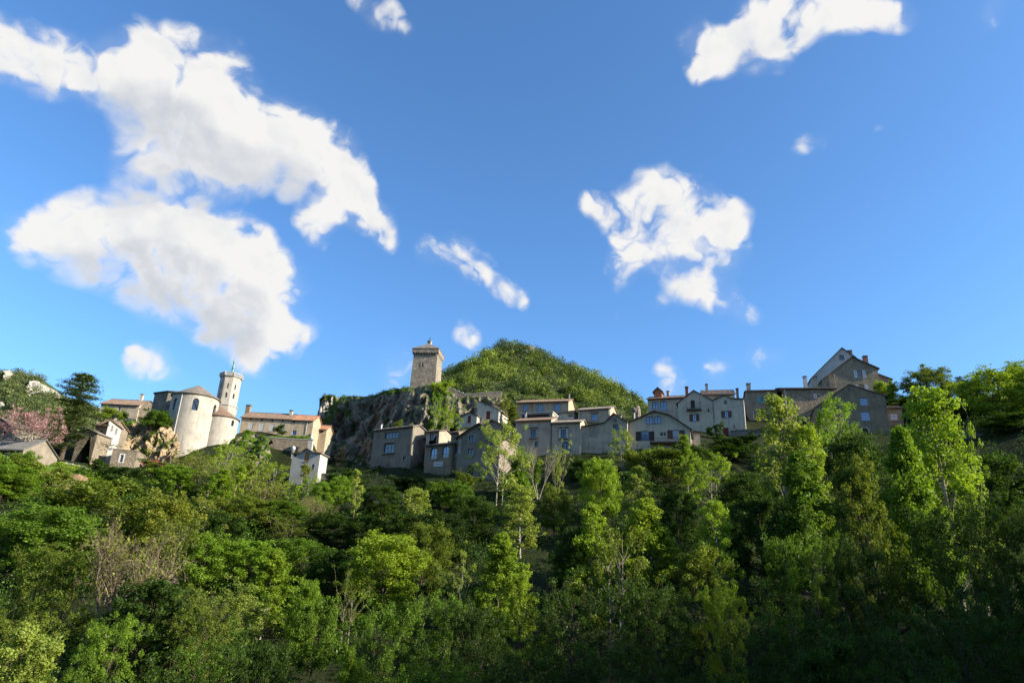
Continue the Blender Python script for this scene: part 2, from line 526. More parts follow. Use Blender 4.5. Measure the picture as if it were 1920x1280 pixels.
class MB:
    """collects polygons; build() links them as one mesh object"""
    def __init__(s):
        s.v, s.f = [], []

    def add(s, vs, fs):
        b = len(s.v)
        s.v.extend([tuple(q) for q in vs])
        s.f.extend([tuple(b + i for i in f) for f in fs])
        return s

    def box(s, x0, x1, y0, y1, z0, z1):
        vs = [(x, y, z) for z in (z0, z1) for y in (y0, y1) for x in (x0, x1)]
        return s.add(vs, [(0, 2, 3, 1), (4, 5, 7, 6), (0, 1, 5, 4), (2, 6, 7, 3), (0, 4, 6, 2), (1, 3, 7, 5)])

    def slab(s, quad, th):
        """a plate with thickness th downwards from four top corners"""
        a = [Vector(q) for q in quad]
        b = [q - Vector((0, 0, th)) for q in a]
        return s.add(a + b, [(0, 1, 2, 3), (7, 6, 5, 4), (0, 4, 5, 1), (1, 5, 6, 2), (2, 6, 7, 3), (3, 7, 4, 0)])

    def tube(s, pts, rad, n=6, cap=True):
        pts = [Vector(p) for p in pts]
        b = len(s.v)
        for i, p in enumerate(pts):
            t = (pts[min(i + 1, len(pts) - 1)] - pts[max(i - 1, 0)]).normalized()
            a = t.cross(Vector((0, 0, 1)) if abs(t.z) < 0.9 else Vector((1, 0, 0))).normalized()
            c = t.cross(a)
            r = rad[i] if isinstance(rad, (list, tuple)) else rad
            for k in range(n):
                q = 2 * math.pi * k / n
                s.v.append(tuple(p + (a * math.cos(q) + c * math.sin(q)) * r))
        for i in range(len(pts) - 1):
            for k in range(n):
                s.f.append((b + i * n + k, b + i * n + (k + 1) % n, b + (i + 1) * n + (k + 1) % n, b + (i + 1) * n + k))
        if cap:
            s.f.append(tuple(b + k for k in range(n))[::-1])
            s.f.append(tuple(b + (len(pts) - 1) * n + k for k in range(n)))
        return s

    def lathe(s, prof, n=16, cx=0, cy=0):
        b = len(s.v)
        for (r, z) in prof:
            for k in range(n):
                q = 2 * math.pi * k / n
                s.v.append((cx + r * math.cos(q), cy + r * math.sin(q), z))
        for i in range(len(prof) - 1):
            for k in range(n):
                s.f.append((b + i * n + k, b + i * n + (k + 1) % n, b + (i + 1) * n + (k + 1) % n, b + (i + 1) * n + k))
        s.f.append(tuple(b + k for k in range(n))[::-1])
        s.f.append(tuple(b + (len(prof) - 1) * n + k for k in range(n)))
        return s

    def mesh(s, name, mat, smooth=False):
        me = bpy.data.meshes.new(name)
        me.from_pydata(s.v, [], s.f)
        me.materials.append(MATS[mat])
        if smooth:
            me.polygons.foreach_set('use_smooth', [True] * len(me.polygons))
        me.update()
        return me

    def build(s, name, mat, parent=None, smooth=False):
        return link(bpy.data.objects.new(name, s.mesh(name, mat, smooth)), parent)


def np_mesh(name, V, Q, mat, tint=None, smooth=False):
    me = bpy.data.meshes.new(name)
    nv, nf = len(V), len(Q)
    me.vertices.add(nv)
    me.vertices.foreach_set('co', np.asarray(V, np.float32).ravel())
    me.loops.add(nf * 4)
    me.loops.foreach_set('vertex_index', np.asarray(Q, np.int32).ravel())
    me.polygons.add(nf)
    me.polygons.foreach_set('loop_start', np.arange(0, nf * 4, 4, dtype=np.int32))
    if smooth:
        me.polygons.foreach_set('use_smooth', np.ones(nf, bool))
    me.update(calc_edges=True)
    if tint is not None:
        a = me.attributes.new('tint', 'FLOAT', 'FACE')
        a.data.foreach_set('value', np.asarray(tint, np.float32))
    me.materials.append(MATS[mat])
    return me


# ------------------------------------------------------------------ terrain
GP = [  # ground contacts: photo pixel and distance
    (20, 866, 120), (100, 880, 122), (180, 886, 126), (250, 884, 131), (300, 870, 141), (370, 848, 145), (440, 836, 150),
    (470, 808, 163), (520, 815, 163), (585, 818, 163), (500, 880, 138), (545, 915, 124), (600, 908, 124), (640, 892, 133),
    (700, 882, 134), (740, 872, 136), (790, 866, 140), (800, 902, 126), (850, 900, 124), (905, 900, 124), (970, 880, 128), (1040, 864, 127),
    (1090, 858, 127), (1150, 860, 125), (1220, 850, 124), (1290, 838, 126), (1310, 835, 131), (1340, 820, 142), (1400, 812, 144), (1460, 806, 147),
    (1530, 812, 143), (1600, 818, 138), (1670, 816, 137), (1740, 806, 136), (1830, 806, 132), (1910, 800, 126),
    (1600, 738, 172), (1560, 728, 178), (1430, 792, 151), (1350, 768, 166), (1240, 790, 154), (1110, 795, 146), (1020, 785, 158),
    (900, 800, 148), (870, 800, 148), (-60, 868, 118), (1990, 790, 122), (1760, 760, 160), (1880, 745, 155),
    (496, 884, 156.5), (520, 886, 156.5), (545, 884, 156), (582, 878, 156), (600, 872, 158), (640, 884, 150), (700, 880, 148), (760, 866, 147),
    (262, 874, 144), (300, 874, 144), (330, 868, 145), (440, 880, 145), (470, 886, 146), (536, 820, 163), (490, 812, 162),
    (602, 876, 176), (620, 878, 170), (640, 882, 164), (665, 882, 158), (700, 882, 153), (606, 876, 168), (612, 884, 160), (735, 876, 150), (590, 880, 166), (590, 884, 158),
]
_pts = [tuple(at(*g)) for g in GP]
for X in range(-160, 161, 40):
    k = 1 + 0.0006 * abs(X)
    for (Y, Z) in () if X > 100 else ((104, 9.5), (86, 3.0), (68, -3.5), (50, -9.5), (36, -13.5), (24, -14.5), (14, -10), (5, -3.2), (0, -1.75), (-12, 0.5), (-40, 14)):
        if Y == 104 and abs(X) > 90:
            Z = 13
        _pts.append((X, Y, Z * k))
    if abs(X) >= 120:
        _pts += [(X, 130, 24), (X, 160, 34)]
    _pts += [(X, 205, 40 if X > -80 else 36), (X, 260, 34), (X, -90, 55), (X, -140, 95)]  # the unseen slope behind the camera is raised to cut sky light
# the valley side on the right bank, outside the picture, that keeps the river bottom in shade
for (X, Y, Z) in ((104, -30, 40), (104, 0, 38), (106, 18, 33), (106, 38, 26), (108, 58, 14), (138, -30, 64), (138, 0, 60), (138, 18, 53), (138, 39, 43), (140, 60, 30), (165, -30, 78), (165, 0, 74), (165, 18, 66), (165, 45, 54), (165, 80, 30)):
    _pts.append((X, Y, Z))
_pts += [(-115, 140, 27), (118, 140, 33), (150, 120, 30)]
_P = np.array(_pts, float)


def _solve():
    d = np.hypot(_P[:, None, 0] - _P[None, :, 0], _P[:, None, 1] - _P[None, :, 1])
    n = len(_P)
    A = np.zeros((n + 1, n + 1))
    A[:n, :n] = -d
    A[:n, :n] -= np.eye(n) * 0.6
    A[:n, n] = A[n, :n] = 1
    b = np.zeros(n + 1)
    b[:n] = _P[:, 2]
    return np.linalg.solve(A, b)


_W = _solve()


def ground(x, y):
    x, y = np.atleast_1d(np.asarray(x, float)), np.atleast_1d(np.asarray(y, float))
    out = np.empty(x.shape)
    fx, fy = x.ravel(), y.ravel()
    cx, cy = np.clip(fx, -170, 170), np.clip(fy, -140, 260)
    r = np.empty(len(fx))
    for i in range(0, len(fx), 20000):
        s = slice(i, i + 20000)
        d = np.hypot(cx[s, None] - _P[None, :, 0], cy[s, None] - _P[None, :, 1])
        r[s] = -d @ _W[:-1] + _W[-1]
    far = np.hypot(fx - cx, fy - cy)
    r += far * 0.0 + np.sin(fx * 0.021 + 1) * np.sin(fy * 0.017) * np.clip(far, 0, 200) * 0.05
    out.ravel()[:] = r
    return out


def gz(x, y):
    return float(ground(x, y)[0])


def grid_coords():
    a = np.concatenate([-170 - np.geomspace(4, 3000, 26)[::-1], np.arange(-170, 170.1, 2.5), 170 + np.geomspace(4, 3000, 26)])
    b = np.concatenate([-140 - np.geomspace(4, 1500, 16)[::-1], np.arange(-140, 0, 5.0), np.arange(0, 200, 2.5), np.arange(200, 260.1, 5.0), 260 + np.geomspace(4, 4000, 26)])
    return a, b


def quads(nu, nv):
    i = np.arange(nu - 1)[:, None] * nv + np.arange(nv - 1)[None, :]
    return np.stack([i, i + nv, i + nv + 1, i + 1], -1).reshape(-1, 4)


def build_ground():
    a, b = grid_coords()
    X, Y = np.meshgrid(a, b, indexing='ij')
    Z = ground(X, Y)
    jit = np.array([mnoise.fractal((x * .11, y * .11, 3.1), 1.0, 2.0, 4) for x, y in zip(X.ravel(), Y.ravel())]).reshape(Z.shape)
    Z = Z + jit * 0.35
    V = np.stack([X, Y, Z], -1).reshape(-1, 3)
    me = np_mesh('ground', V, quads(len(a), len(b)), 'soil_green', smooth=True)
    tag(link(bpy.data.objects.new('ground', me)), kind='structure')


build_ground()


def lerp_poly(pl, x):
    for (x0, y0), (x1, y1) in zip(pl[:-1], pl[1:]):
        if x <= x1:
            t = (x - x0) / max(1e-6, x1 - x0)
            return y0 + (y1 - y0) * max(0, min(1, t))
    return pl[-1][1]


def fbm(p, o=5, h=1.0):
    return mnoise.fractal(p, h, 2.1, o)


SURF = {}


def relief(name, top, bot, Yt, Yb, mat, amp=3.0, fr=0.08, nu=90, nv=40, back=20, drop=12, ridge=0.6, prof=1.0, seed=0, smooth=True, edge=0.0):
    """a rock face or hillside between two outlines: every row steps back from Yb (foot) to Yt (crest), then a back slope"""
    x0, x1 = top[0][0], top[-1][0]
    V = []
    for i in range(nu):
        u = i / (nu - 1)
        x = x0 + (x1 - x0) * u
        yt, yb = lerp_poly(top, x), lerp_poly(bot, x)
        yt_, yb_ = (lerp_poly(Yt, x), lerp_poly(Yb, x)) if isinstance(Yt, list) else (Yt, Yb)
        P0, P1 = at(x, yb, yb_), at(x, yt, yt_)
        for j in range(nv + 3):
            if j < nv:
                v = j / (nv - 1)
                P = Vector((P0.x + (P1.x - P0.x) * v, P0.y + (P1.y - P0.y) * v ** prof, P0.z + (P1.z - P0.z) * v))
                q = Vector((P.x * 1.5 + seed * 13.7, P.y * 0.5, P.z * 0.75)) * fr
                n = fbm(q) * 0.8 + (1 - abs(fbm(q * 2.3 + Vector((9, 3, 1)), 4))) * ridge - ridge * 0.7
                n += 0.2 * fbm(q * 5.0, 5)
                n += 0.28 * (((P.z * 0.16 + 0.9 * fbm(q * 1.3, 3)) % 1.0) - 0.5) * min(1, ridge)
                w = min(1, v * 5) * (1 - 0.75 * max(0, (v - .85) / .15))
                side = 0
                if edge:
                    e = min(u, 1 - u) / edge
                    side = max(0, 1 - e) ** 2
                P += Vector((0.25 * n * amp * w * fbm(q * 3, 2), -n * amp * w + side * back * 0.6, 0.35 * amp * w * fbm(q * 1.7 + Vector((4, 4, 4)), 4)))
            else:
                k = j - nv + 1
                P = P1 + Vector((0, back * k / 3, -drop * (k / 3) ** 2 + 0.4 * fbm(Vector((x * .05, k, 2)))))
            V.append(tuple(P))
    V = np.array(V)
    me = np_mesh(name, V, quads(nu, nv + 3), mat, smooth=smooth)
    o = tag(link(bpy.data.objects.new(name, me)), kind='structure')
    SURF[name] = (V.reshape(nu, nv + 3, 3), nv)
    return o


def hill_cone():
    P = at(955, 638, 620)
    xs, ys = np.arange(-520, 560, 9.0), np.arange(300, 980, 9.0)
    X, Y = np.meshgrid(xs, ys, indexing='ij')
    r = np.hypot((X - P.x) * np.where(X > P.x, 0.80, 1.22), (Y - P.y) * 1.0)
    Z = P.z - 0.66 * (np.sqrt(r * r + 10 ** 2) - 10) - 9
    n = np.array([fbm((x * .013, y * .013, .7), 5) for x, y in zip(X.ravel(), Y.ravel())]).reshape(Z.shape)
    Z = Z + n * 9 * np.clip(r / 140, 0.12, 1)
    Z = np.maximum(Z, -30)
    V = np.stack([X, Y, Z], -1)
    me = np_mesh('hill', V.reshape(-1, 3), quads(len(xs), len(ys)), 'hill_green', smooth=True)
    tag(link(bpy.data.objects.new('hill', me)), kind='structure')
    SURF['hill'] = (V, len(ys))
    return P


HP = hill_cone()
# far left mountain with its pale cliffs
relief('mountain', [(-160, 700), (-40, 704), (0, 698), (12, 694), (28, 698), (45, 703), (62, 705), (76, 709), (92, 724), (106, 738), (125, 750), (180, 770), (260, 800)],
       [(-160, 830), (260, 845)], 470, 330, 'hill_green', 9, 0.02, 90, 40, 60, 20, seed=1)
relief('mountain_cliff', [(48, 719), (56, 713), (72, 713), (82, 721), (92, 729), (102, 736)], [(48, 740), (60, 738), (75, 735), (90, 738), (102, 737)],
       [(48, 440), (102, 474)], [(48, 414), (102, 448)], 'rock_white', 6, 0.07, 60, 34, 6, 3, ridge=1.0, seed=2, edge=.15, smooth=False)
relief('mountain_cliff', [(5, 695), (12, 694), (22, 694), (26, 700)], [(5, 712), (14, 712), (26, 712)], [(5, 448), (26, 466)], [(5, 436), (26, 452)], 'rock_white', 5, 0.09, 40, 22, 6, 3, ridge=1.0, seed=3, edge=.2, smooth=False)
relief('mountain_cliff', [(98, 735), (103, 734), (108, 736)], [(97, 749), (108, 749)], 455, 443, 'rock_white', 1.2, 0.1, 14, 12, 4, 2, seed=4, edge=.2)
relief('mountain_cliff', [(-12, 753), (3, 752), (9, 762), (14, 772)], [(-12, 778), (14, 779)], 398, 384, 'rock_white', 2.5, 0.12, 20, 14, 5, 3, seed=5, edge=.15)
# crags on the wooded hill
def hill_depth(x, y):
    d = ray(x, y)
    V, _ = SURF['hill']
    xs, ys, Z = V[:, 0, 0], V[0, :, 1], V[:, :, 2]
    for Y in range(330, 640, 2):
        P = d * (Y / d.y)
        i, j = int(np.clip(np.searchsorted(xs, P.x), 0, len(xs) - 1)), int(np.clip(np.searchsorted(ys, P.y), 0, len(ys) - 1))
        if P.z < Z[i, j] + 1.5:
            return Y
    return 610


relief('hill_crag', [(980, 648), (990, 646), (1002, 650), (1014, 660)], [(980, 653), (1014, 665)], 608, 602, 'rock_cliff', 2.0, 0.06, 24, 8, 6, 2, seed=6)
# the cliff that carries the keep
relief('keep_cliff', [(588, 800), (606, 782), (622, 764), (640, 745), (665, 742), (690, 742), (700, 740), (728, 733), (765, 727), (800, 722), (828, 716), (845, 728), (868, 742), (885, 748)],
       [(588, 872), (650, 878), (700, 876), (760, 862), (800, 842), (840, 832), (885, 820)], [(588, 204), (640, 197), (700, 189), (765, 179), (828, 176), (885, 172)], [(588, 178), (650, 164), (700, 156), (760, 150), (885, 151)], 'rock_cliff', 5.2, 0.055, 230, 110, 26, 14, ridge=1.2, prof=0.75, seed=9, edge=.03, smooth=False)
relief('rock_pinnacle', [(592, 760), (598, 748), (603, 744), (606, 741), (610, 739), (622, 741), (632, 744), (638, 752)], [(592, 792), (606, 800), (638, 796)], 206, 200, 'rock_white', 3.0, 0.16, 60, 54, 9, 14, ridge=1.0, seed=10, edge=.2, smooth=False)
# the rock shelf with a parapet right of the keep
relief('rock_shelf', [(836, 726), (852, 733), (872, 740), (905, 738), (942, 737), (950, 745), (956, 762)], [(836, 800), (870, 805), (905, 808), (956, 812)], 172, 160, 'rock_cliff', 3.2, 0.09, 90, 60, 14, 8, ridge=.9, seed=11, smooth=False)
# orange rock left of the church and the crag under the terrace
relief('church_rock', [(225, 805), (240, 792), (252, 789), (268, 796), (285, 782), (300, 770), (318, 776), (334, 800)], [(225, 868), (262, 872), (300, 872), (334, 866)], 150, 142.5, 'rock_orange', 2.8, 0.14, 100, 64, 12, 8, ridge=1.1, seed=12, smooth=False)
relief('terrace_crag', [(436, 826), (448, 812), (470, 812), (492, 815), (506, 820)], [(436, 882), (506, 886)], 157, 148, 'rock_cliff', 2.2, 0.15, 40, 34, 8, 5, ridge=.9, seed=13)
# wooded bank on the right and garden terrace on the left
relief('terrace_bank', [(60, 862), (85, 866), (120, 868), (180, 884), (215, 893)], [(60, 905), (120, 905), (215, 915)], 124, 114, 'lawn', 0.8, 0.2, 40, 16, 10, 1, ridge=0, seed=14)
relief('earth_bank', [(78, 884), (110, 886), (150, 889), (165, 896)], [(78, 915), (165, 918)], 116, 112.5, 'earth', 0.5, 0.3, 24, 10, 2, 2, ridge=0, seed=15)


# ------------------------------------------------------------------ houses
class Frame:
    """the vertical plane of a facade: converts photo pixels to metres along and up the wall"""
    def __init__(s, px, Y, psi):
        s.o = at(px[0], px[1], Y)
        s.psi = psi
        s.t = Vector((math.cos(psi), math.sin(psi), 0))
        s.b = Vector((-math.sin(psi), math.cos(psi), 0))

    def hit(s, x, y, w=0.0):
        d = ray(x, y)
        o = s.o + s.b * w
        k = o.dot(s.b) / d.dot(s.b)
        return d * k

    def uz(s, x, y, w=0.0):
        P = s.hit(x, y, w) - s.o
        return P.dot(s.t), P.z


def arch_pts(u0, u1, z0, z1, flat=0.0, n=8):
    """counter-clockwise outline of an opening with an arched head (flat: straight)"""
    r = (u1 - u0) / 2
    rise = r * flat
    zs = z1 - rise
    pts = [(u0, z0), (u1, z0), (u1, zs)]
    if flat > 0:
        for k in range(1, n):
            a = math.pi * k / n
            pts.append(((u0 + u1) / 2 + r * math.cos(a), zs + rise * math.sin(a)))
    pts.append((u0, zs))
    return pts


def prism(mb, pts, y0, y1):
    """outline in (u,z) extruded along depth"""
    n = len(pts)
    vs = [(p[0], y0, p[1]) for p in pts] + [(p[0], y1, p[1]) for p in pts]
    fs = [tuple(range(n)), tuple(range(2 * n - 1, n - 1, -1))]
    fs += [(i, i + n, (i + 1) % n + n, (i + 1) % n) for i in range(n)]
    mb.add(vs, fs)


def inset(pts, d):
    cu = sum(p[0] for p in pts) / len(pts)
    u0, u1 = min(p[0] for p in pts), max(p[0] for p in pts)
    z0, z1 = min(p[1] for p in pts), max(p[1] for p in pts)
    su, sz = 1 - 2 * d / (u1 - u0), 1 - 2 * d / (z1 - z0)
    cz = (z0 + z1) / 2
    cu = (u0 + u1) / 2
    return [(cu + (p[0] - cu) * su, cz + (p[1] - cz) * sz) for p in pts]


def frame_ring(mb, pts, inn, y0, y1):
    n = len(pts)
    vs = [(p[0], y0, p[1]) for p in pts] + [(p[0], y0, p[1]) for p in inn] + [(p[0], y1, p[1]) for p in pts] + [(p[0], y1, p[1]) for p in inn]
    fs = []
    for i in range(n):
        j = (i + 1) % n
        fs += [(i, j, n + j, n + i), (2 * n + i, 3 * n + i, 3 * n + j, 2 * n + j), (n + i, n + j, 3 * n + j, 3 * n + i), (i, 2 * n + i, 2 * n + j, j)]
    mb.add(vs, fs)


def make_window(root, pts, opt, ybase=0.0, rz=None, loc=None):
    """frame in the reveal, panes, sill; pts is the opening outline in wall metres"""
    u0, u1 = min(p[0] for p in pts), max(p[0] for p in pts)
    z0, z1 = min(p[1] for p in pts), max(p[1] for p in pts)
    fm, gl = opt.get('frame', 'wood_brown'), opt.get('glass', 'glass_dark')
    th = min(0.09, (u1 - u0) * 0.12)
    mb = MB()
    inn = inset(pts, th)
    frame_ring(mb, pts, inn, ybase + 0.20, ybase + 0.26)
    cu = (u0 + u1) / 2
    nb = opt.get('bars', 1)
    for k in range(1, nb + 1):
        c = u0 + (u1 - u0) * k / (nb + 1)
        mb.box(c - th * .5, c + th * .5, ybase + 0.205, ybase + 0.255, z0 + th, z1 - th * 1.2 - (0 if nb % 2 else (z1 - z0) * .06))
    for q in opt.get('rails', (0.6,)):
        zz = z0 + (z1 - z0) * q
        mb.box(u0 + th * .7, u1 - th * .7, ybase + 0.208, ybase + 0.252, zz - th * .35, zz + th * .35)
    w = mb.build('window', fm, root)
    # one pane for each light
    xs = [u0 + (u1 - u0) * k / (nb + 1) for k in range(nb + 2)]
    for a, b in zip(xs[:-1], xs[1:]):
        sub = [p for p in inn if a - 1e-4 <= p[0] <= b + 1e-4]
        zt_a = zt_b = max(p[1] for p in inn)
        if opt.get('arch', 0):
            r = (u1 - u0) / 2
            rise = r * opt['arch']
            zs = z1 - rise
            f = lambda x: zs + rise * math.sqrt(max(0, 1 - ((x - cu) / r) ** 2)) - th * 0.4
            zt_a, zt_b = f(a), f(b)
        m = (a + b) / 2
        pm = MB()
        top = [(b, ybase + .23, zt_b)]
        if opt.get('arch', 0):
            for k in range(3, 0, -1):
                x = a + (b - a) * k / 4
                top.append((x, ybase + .23, f(x)))
        top.append((a, ybase + .23, zt_a))
        vs = [(a, ybase + .23, z0 + th * .5), (b, ybase + .23, z0 + th * .5)] + top
        pm.add(vs, [tuple(range(len(vs)))])
        pm.build('pane', gl, w)
    if opt.get('curtain'):
        MB().box(u0 + th, u1 - th, ybase + .212, ybase + .226, z0 + th, z0 + (z1 - z0) * opt['curtain']).build('curtain', 'white_paint', w)
    if opt.get('sill', True):
        MB().box(u0 - .08, u1 + .08, ybase - .09, ybase + .19, z0 - .12, z0 - .005).build('sill', opt.get('sillmat', 'stone_trim'), w)
    return w


def shutter_leaf(root, u0, u1, z0, z1, mat, y0=-0.065, y1=-0.012):
    mb = MB().box(u0, u1, y0, y1, z0, z1)
    h = z1 - z0
    for q in (0.18, 0.78):
        mb.box(u0 + .03, u1 - .03, y0 - .03, y0 - .001, z0 + h * q, z0 + h * q + .09)
    return mb.build('shutter', mat, root)


def wall_poly(mb, outline, holes, y, depth, side=True):
    loops = [[Vector((p[0], p[1], 0)) for p in outline]] + [[Vector((p[0], p[1], 0)) for p in h] for h in holes]
    flat = [p for lp in loops for p in lp]
    tris = tessellate_polygon(loops)
    b = len(mb.v)
    mb.v.extend([(p.x, y, p.y) for p in flat])
    for t in tris:
        a = [flat[i] for i in t]
        cr = (a[1].x - a[0].x) * (a[2].y - a[0].y) - (a[1].y - a[0].y) * (a[2].x - a[0].x)
        t = t if cr > 0 else t[::-1]
        mb.f.append(tuple(b + i for i in t))
    for h in holes:      # reveals
        n = len(h)
        vs = [(p[0], y, p[1]) for p in h] + [(p[0], y + .32, p[1]) for p in h]
        mb.add(vs, [(i, (i + 1) % n, (i + 1) % n + n, i + n) for i in range(n)])


def tile_slope(mb, u0, u1, y0, z0, y1, z1, th=0.13, corr=True):
    """one roof slope from the eave (y0,z0) to the ridge (y1,z1), with the ribs of its tile rows"""
    if not corr:
        mb.slab([(u0, y0, z0), (u1, y0, z0), (u1, y1, z1), (u0, y1, z1)], th)
        return
    n = max(2, int((u1 - u0) / 0.26))
    b = len(mb.v)
    ns = n * 4 + 1
    for k in range(ns):
        u = u0 + (u1 - u0) * k / (ns - 1)
        r = (0.0, 0.055, 0.075, 0.055)[k % 4]
        for (y, z) in ((y0, z0), ((y0 + y1) / 2, (z0 + z1) / 2 + .03 * math.sin(k * .31)), (y1, z1)):
            mb.v.append((u, y, z + r))
    for k in range(ns - 1):
        for j in range(2):
            a = b + k * 3 + j
            mb.f.append((a, a + 3, a + 4, a + 1))
    # underside, eave, verges
    c = len(mb.v)
    mb.v.extend([(u0, y0, z0 - th), (u1, y0, z0 - th), (u1, y1, z1 - th), (u0, y1, z1 - th)])
    mb.f.append((c + 3, c + 2, c + 1, c))
    mb.f.append(tuple([c, c + 1] + [b + k * 3 for k in range(ns - 1, -1, -1)]))
    mb.f.append((c + 0, b, b + 1, b + 2, c + 3))
    e = b + (ns - 1) * 3
    mb.f.append((c + 2, e + 2, e + 1, e, c + 1))


def chimney(root, fr, zo, x, yt, yb, wpx, w, mat='plaster_grey'):
    P = fr.hit(x, yb, w)
    s = pxm(P)
    u, zb = fr.uz(x, yb, w)
    _, zt = fr.uz(x, yt, w)
    zb, zt = zb - zo, zt - zo
    r = wpx / s / 2
    mb = MB().box(u - r, u + r, w - r, w + r, zb - 1.2, zt - .22)
    mb.box(u - r - .05, u + r + .05, w - r - .05, w + r + .05, zt - .36, zt - .28)
    c = mb.build('chimney', mat, root)
    k = MB()
    for sx in (-1, 1):
        for sy in (-1, 1):
            k.box(u + sx * r * .8 - .05, u + sx * r * .8 + .05, w + sy * r * .8 - .05, w + sy * r * .8 + .05, zt - .22, zt - .07)
    k.box(u - r - .1, u + r + .1, w - r - .1, w + r + .1, zt - .07, zt)
    k.build('chimney_cap', 'stone_dark', c)
    return c


def house(label, tops, Y, psi, base, wall, roof, typ='poly', back=8.0, pitch=0.42, wins=(), chims=(), pipes=(), over=0.32, name='stone_house', cat='house', ends=(0.3, 0.3), batter=0, corr=True):
    psi = math.radians(psi)
    fr = Frame(tops[0], Y, psi)
    T = [fr.uz(*p) for p in tops]
    T = [(u, z) for u, z in T]
    if typ in ('eave', 'hip'):
        zz = sum(z for _, z in T) / len(T)
        T = [(T[0][0], zz), (T[-1][0], zz)]
    W = T[-1][0]
    zb = min(fr.uz(p[0], p[1])[1] for p in base) - 1.6
    for uu in (0, W):
        for ww in (0, back):
            q = fr.o + fr.t * uu + fr.b * ww
            zb = min(zb, gz(q.x, q.y) - .6 - fr.o.z)
    root = empty(name, fr.o + Vector((0, 0, zb)), psi)
    tag(root, label, cat)
    sh = lambda p: (p[0], p[1] - zb)
    T = [sh(p) for p in T]
    base_pts = [(0 - batter, 0), (W + batter, 0)]
    # openings
    holes, todo = [], []
    for wdef in wins:
        kind, x0, y0, x1, y1 = wdef[:5]
        opt = dict(wdef[5]) if len(wdef) > 5 else {}
        xm, ym = (x0 + x1) / 2, (y0 + y1) / 2
        u0, u1 = fr.uz(x0, ym)[0], fr.uz(x1, ym)[0]
        z1, z0 = fr.uz(xm, y0)[1] - zb, fr.uz(xm, y1)[1] - zb
        if kind == 'arch':
            opt.setdefault('arch', 1.0)
        pts = arch_pts(u0, u1, z0, z1, opt.get('arch', 0.0))
        if kind != 'panel':
            holes.append(pts)
        todo.append((kind, pts, opt))
    mb = MB()
    outline = base_pts + T[::-1]
    wall_poly(mb, outline, holes, 0.0, 0.3)
    D = back
    if typ == 'poly':
        zl, zr = T[0][1], T[-1][1]
        mb.add([(-batter, 0, 0), (0, 0, zl), (0, D, zl), (-batter, D, 0)], [(0, 1, 2, 3)])
        mb.add([(W + batter, 0, 0), (W, 0, zr), (W, D, zr), (W + batter, D, 0)], [(3, 2, 1, 0)])
        vs = [(p[0], D, p[1]) for p in outline]
        mb.add(vs, [tuple(range(len(vs)))[::-1]])
    else:
        z = T[0][1]
        rz = z + pitch * D / 2
        sides = [(0, 0, z), (0, D / 2, rz), (0, D, z)] if typ == 'eave' else [(0, 0, z), (0, D, z)]
        for (uu, flip, bt) in ((0, 1, -batter), (W, 0, batter)):
            vs = [(uu + bt, 0, 0)] + [(uu, q[1], q[2]) for q in sides] + [(uu + bt, D, 0)]
            mb.add(vs, [tuple(range(len(vs)))[::(1 if flip else -1)]])
        mb.add([(0, D, 0), (W, D, 0), (W, D, z), (0, D, z)], [(3, 2, 1, 0)])
    mb.build('wall', wall, root)
    # roof
    rb = MB()
    th = 0.16
    if typ == 'poly':
        n = len(T)
        if n == 2:
            ext = T
        for i in range(n - 1):
            (ua, za), (ub, zb_) = T[i], T[i + 1]
            sl = (zb_ - za) / max(1e-6, ub - ua)
            if i == 0:
                za -= sl * ends[0]
                ua -= ends[0]
            if i == n - 2:
                zb_ += sl * ends[1]
                ub += ends[1]
            ov = over
            lift = 0.17 + 0.004 * (i % 2)
            rb.slab([(ua, -ov, za + lift), (ub, -ov, zb_ + lift), (ub, D + .2, zb_ + lift), (ua, D + .2, za + lift)], th)
    elif typ == 'eave':
        z = T[0][1]
        o = over
        rz = z + pitch * D / 2 + .16
        tile_slope(rb, -ends[0], W + ends[1], -o, z - pitch * o + .16, D / 2, rz, .14, corr)
        rb.slab([(-ends[0], D / 2 + .002, rz + .02), (W + ends[1], D / 2 + .002, rz + .02), (W + ends[1], D + o, z - pitch * o + .16), (-ends[0], D + o, z - pitch * o + .16)], .14)
        gt = MB().tube([(-ends[0], -o - .07, z - pitch * o + .0), (W + ends[1], -o - .07, z - pitch * o + .0)], .075, 6)
        gt.build('gutter', 'stone_dark', root)
        rb.tube([(-ends[0], D / 2, rz + .06), (W + ends[1], D / 2, rz + .06)], .11, 6)
    else:
        z = T[0][1] + .12
        o = over
        h = pitch * D / 2
        a = [(-o, -o, z), (W + o, -o, z), (W + o, D + o, z), (-o, D + o, z)]
        r0, r1 = (D / 2, D / 2, z + h), (W - D / 2, D / 2, z + h)
        b = [(p[0], p[1], z - .14) for p in a]
        rb.add(a + [r0, r1] + b, [(0, 1, 5, 4), (1, 2, 5), (2, 3, 4, 5), (3, 0, 4), (6, 7, 1, 0), (7, 8, 2, 1), (8, 9, 3, 2), (9, 6, 0, 3), (9, 8, 7, 6)])
        for p, q in ((a[0], r0), (a[1], r1), (a[2], r1), (a[3], r0), (r0, r1)):
            rb.tube([Vector(p) + Vector((0, 0, .05)), Vector(q) + Vector((0, 0, .05))], .11, 6)
    rb.build('roof', roof, root)
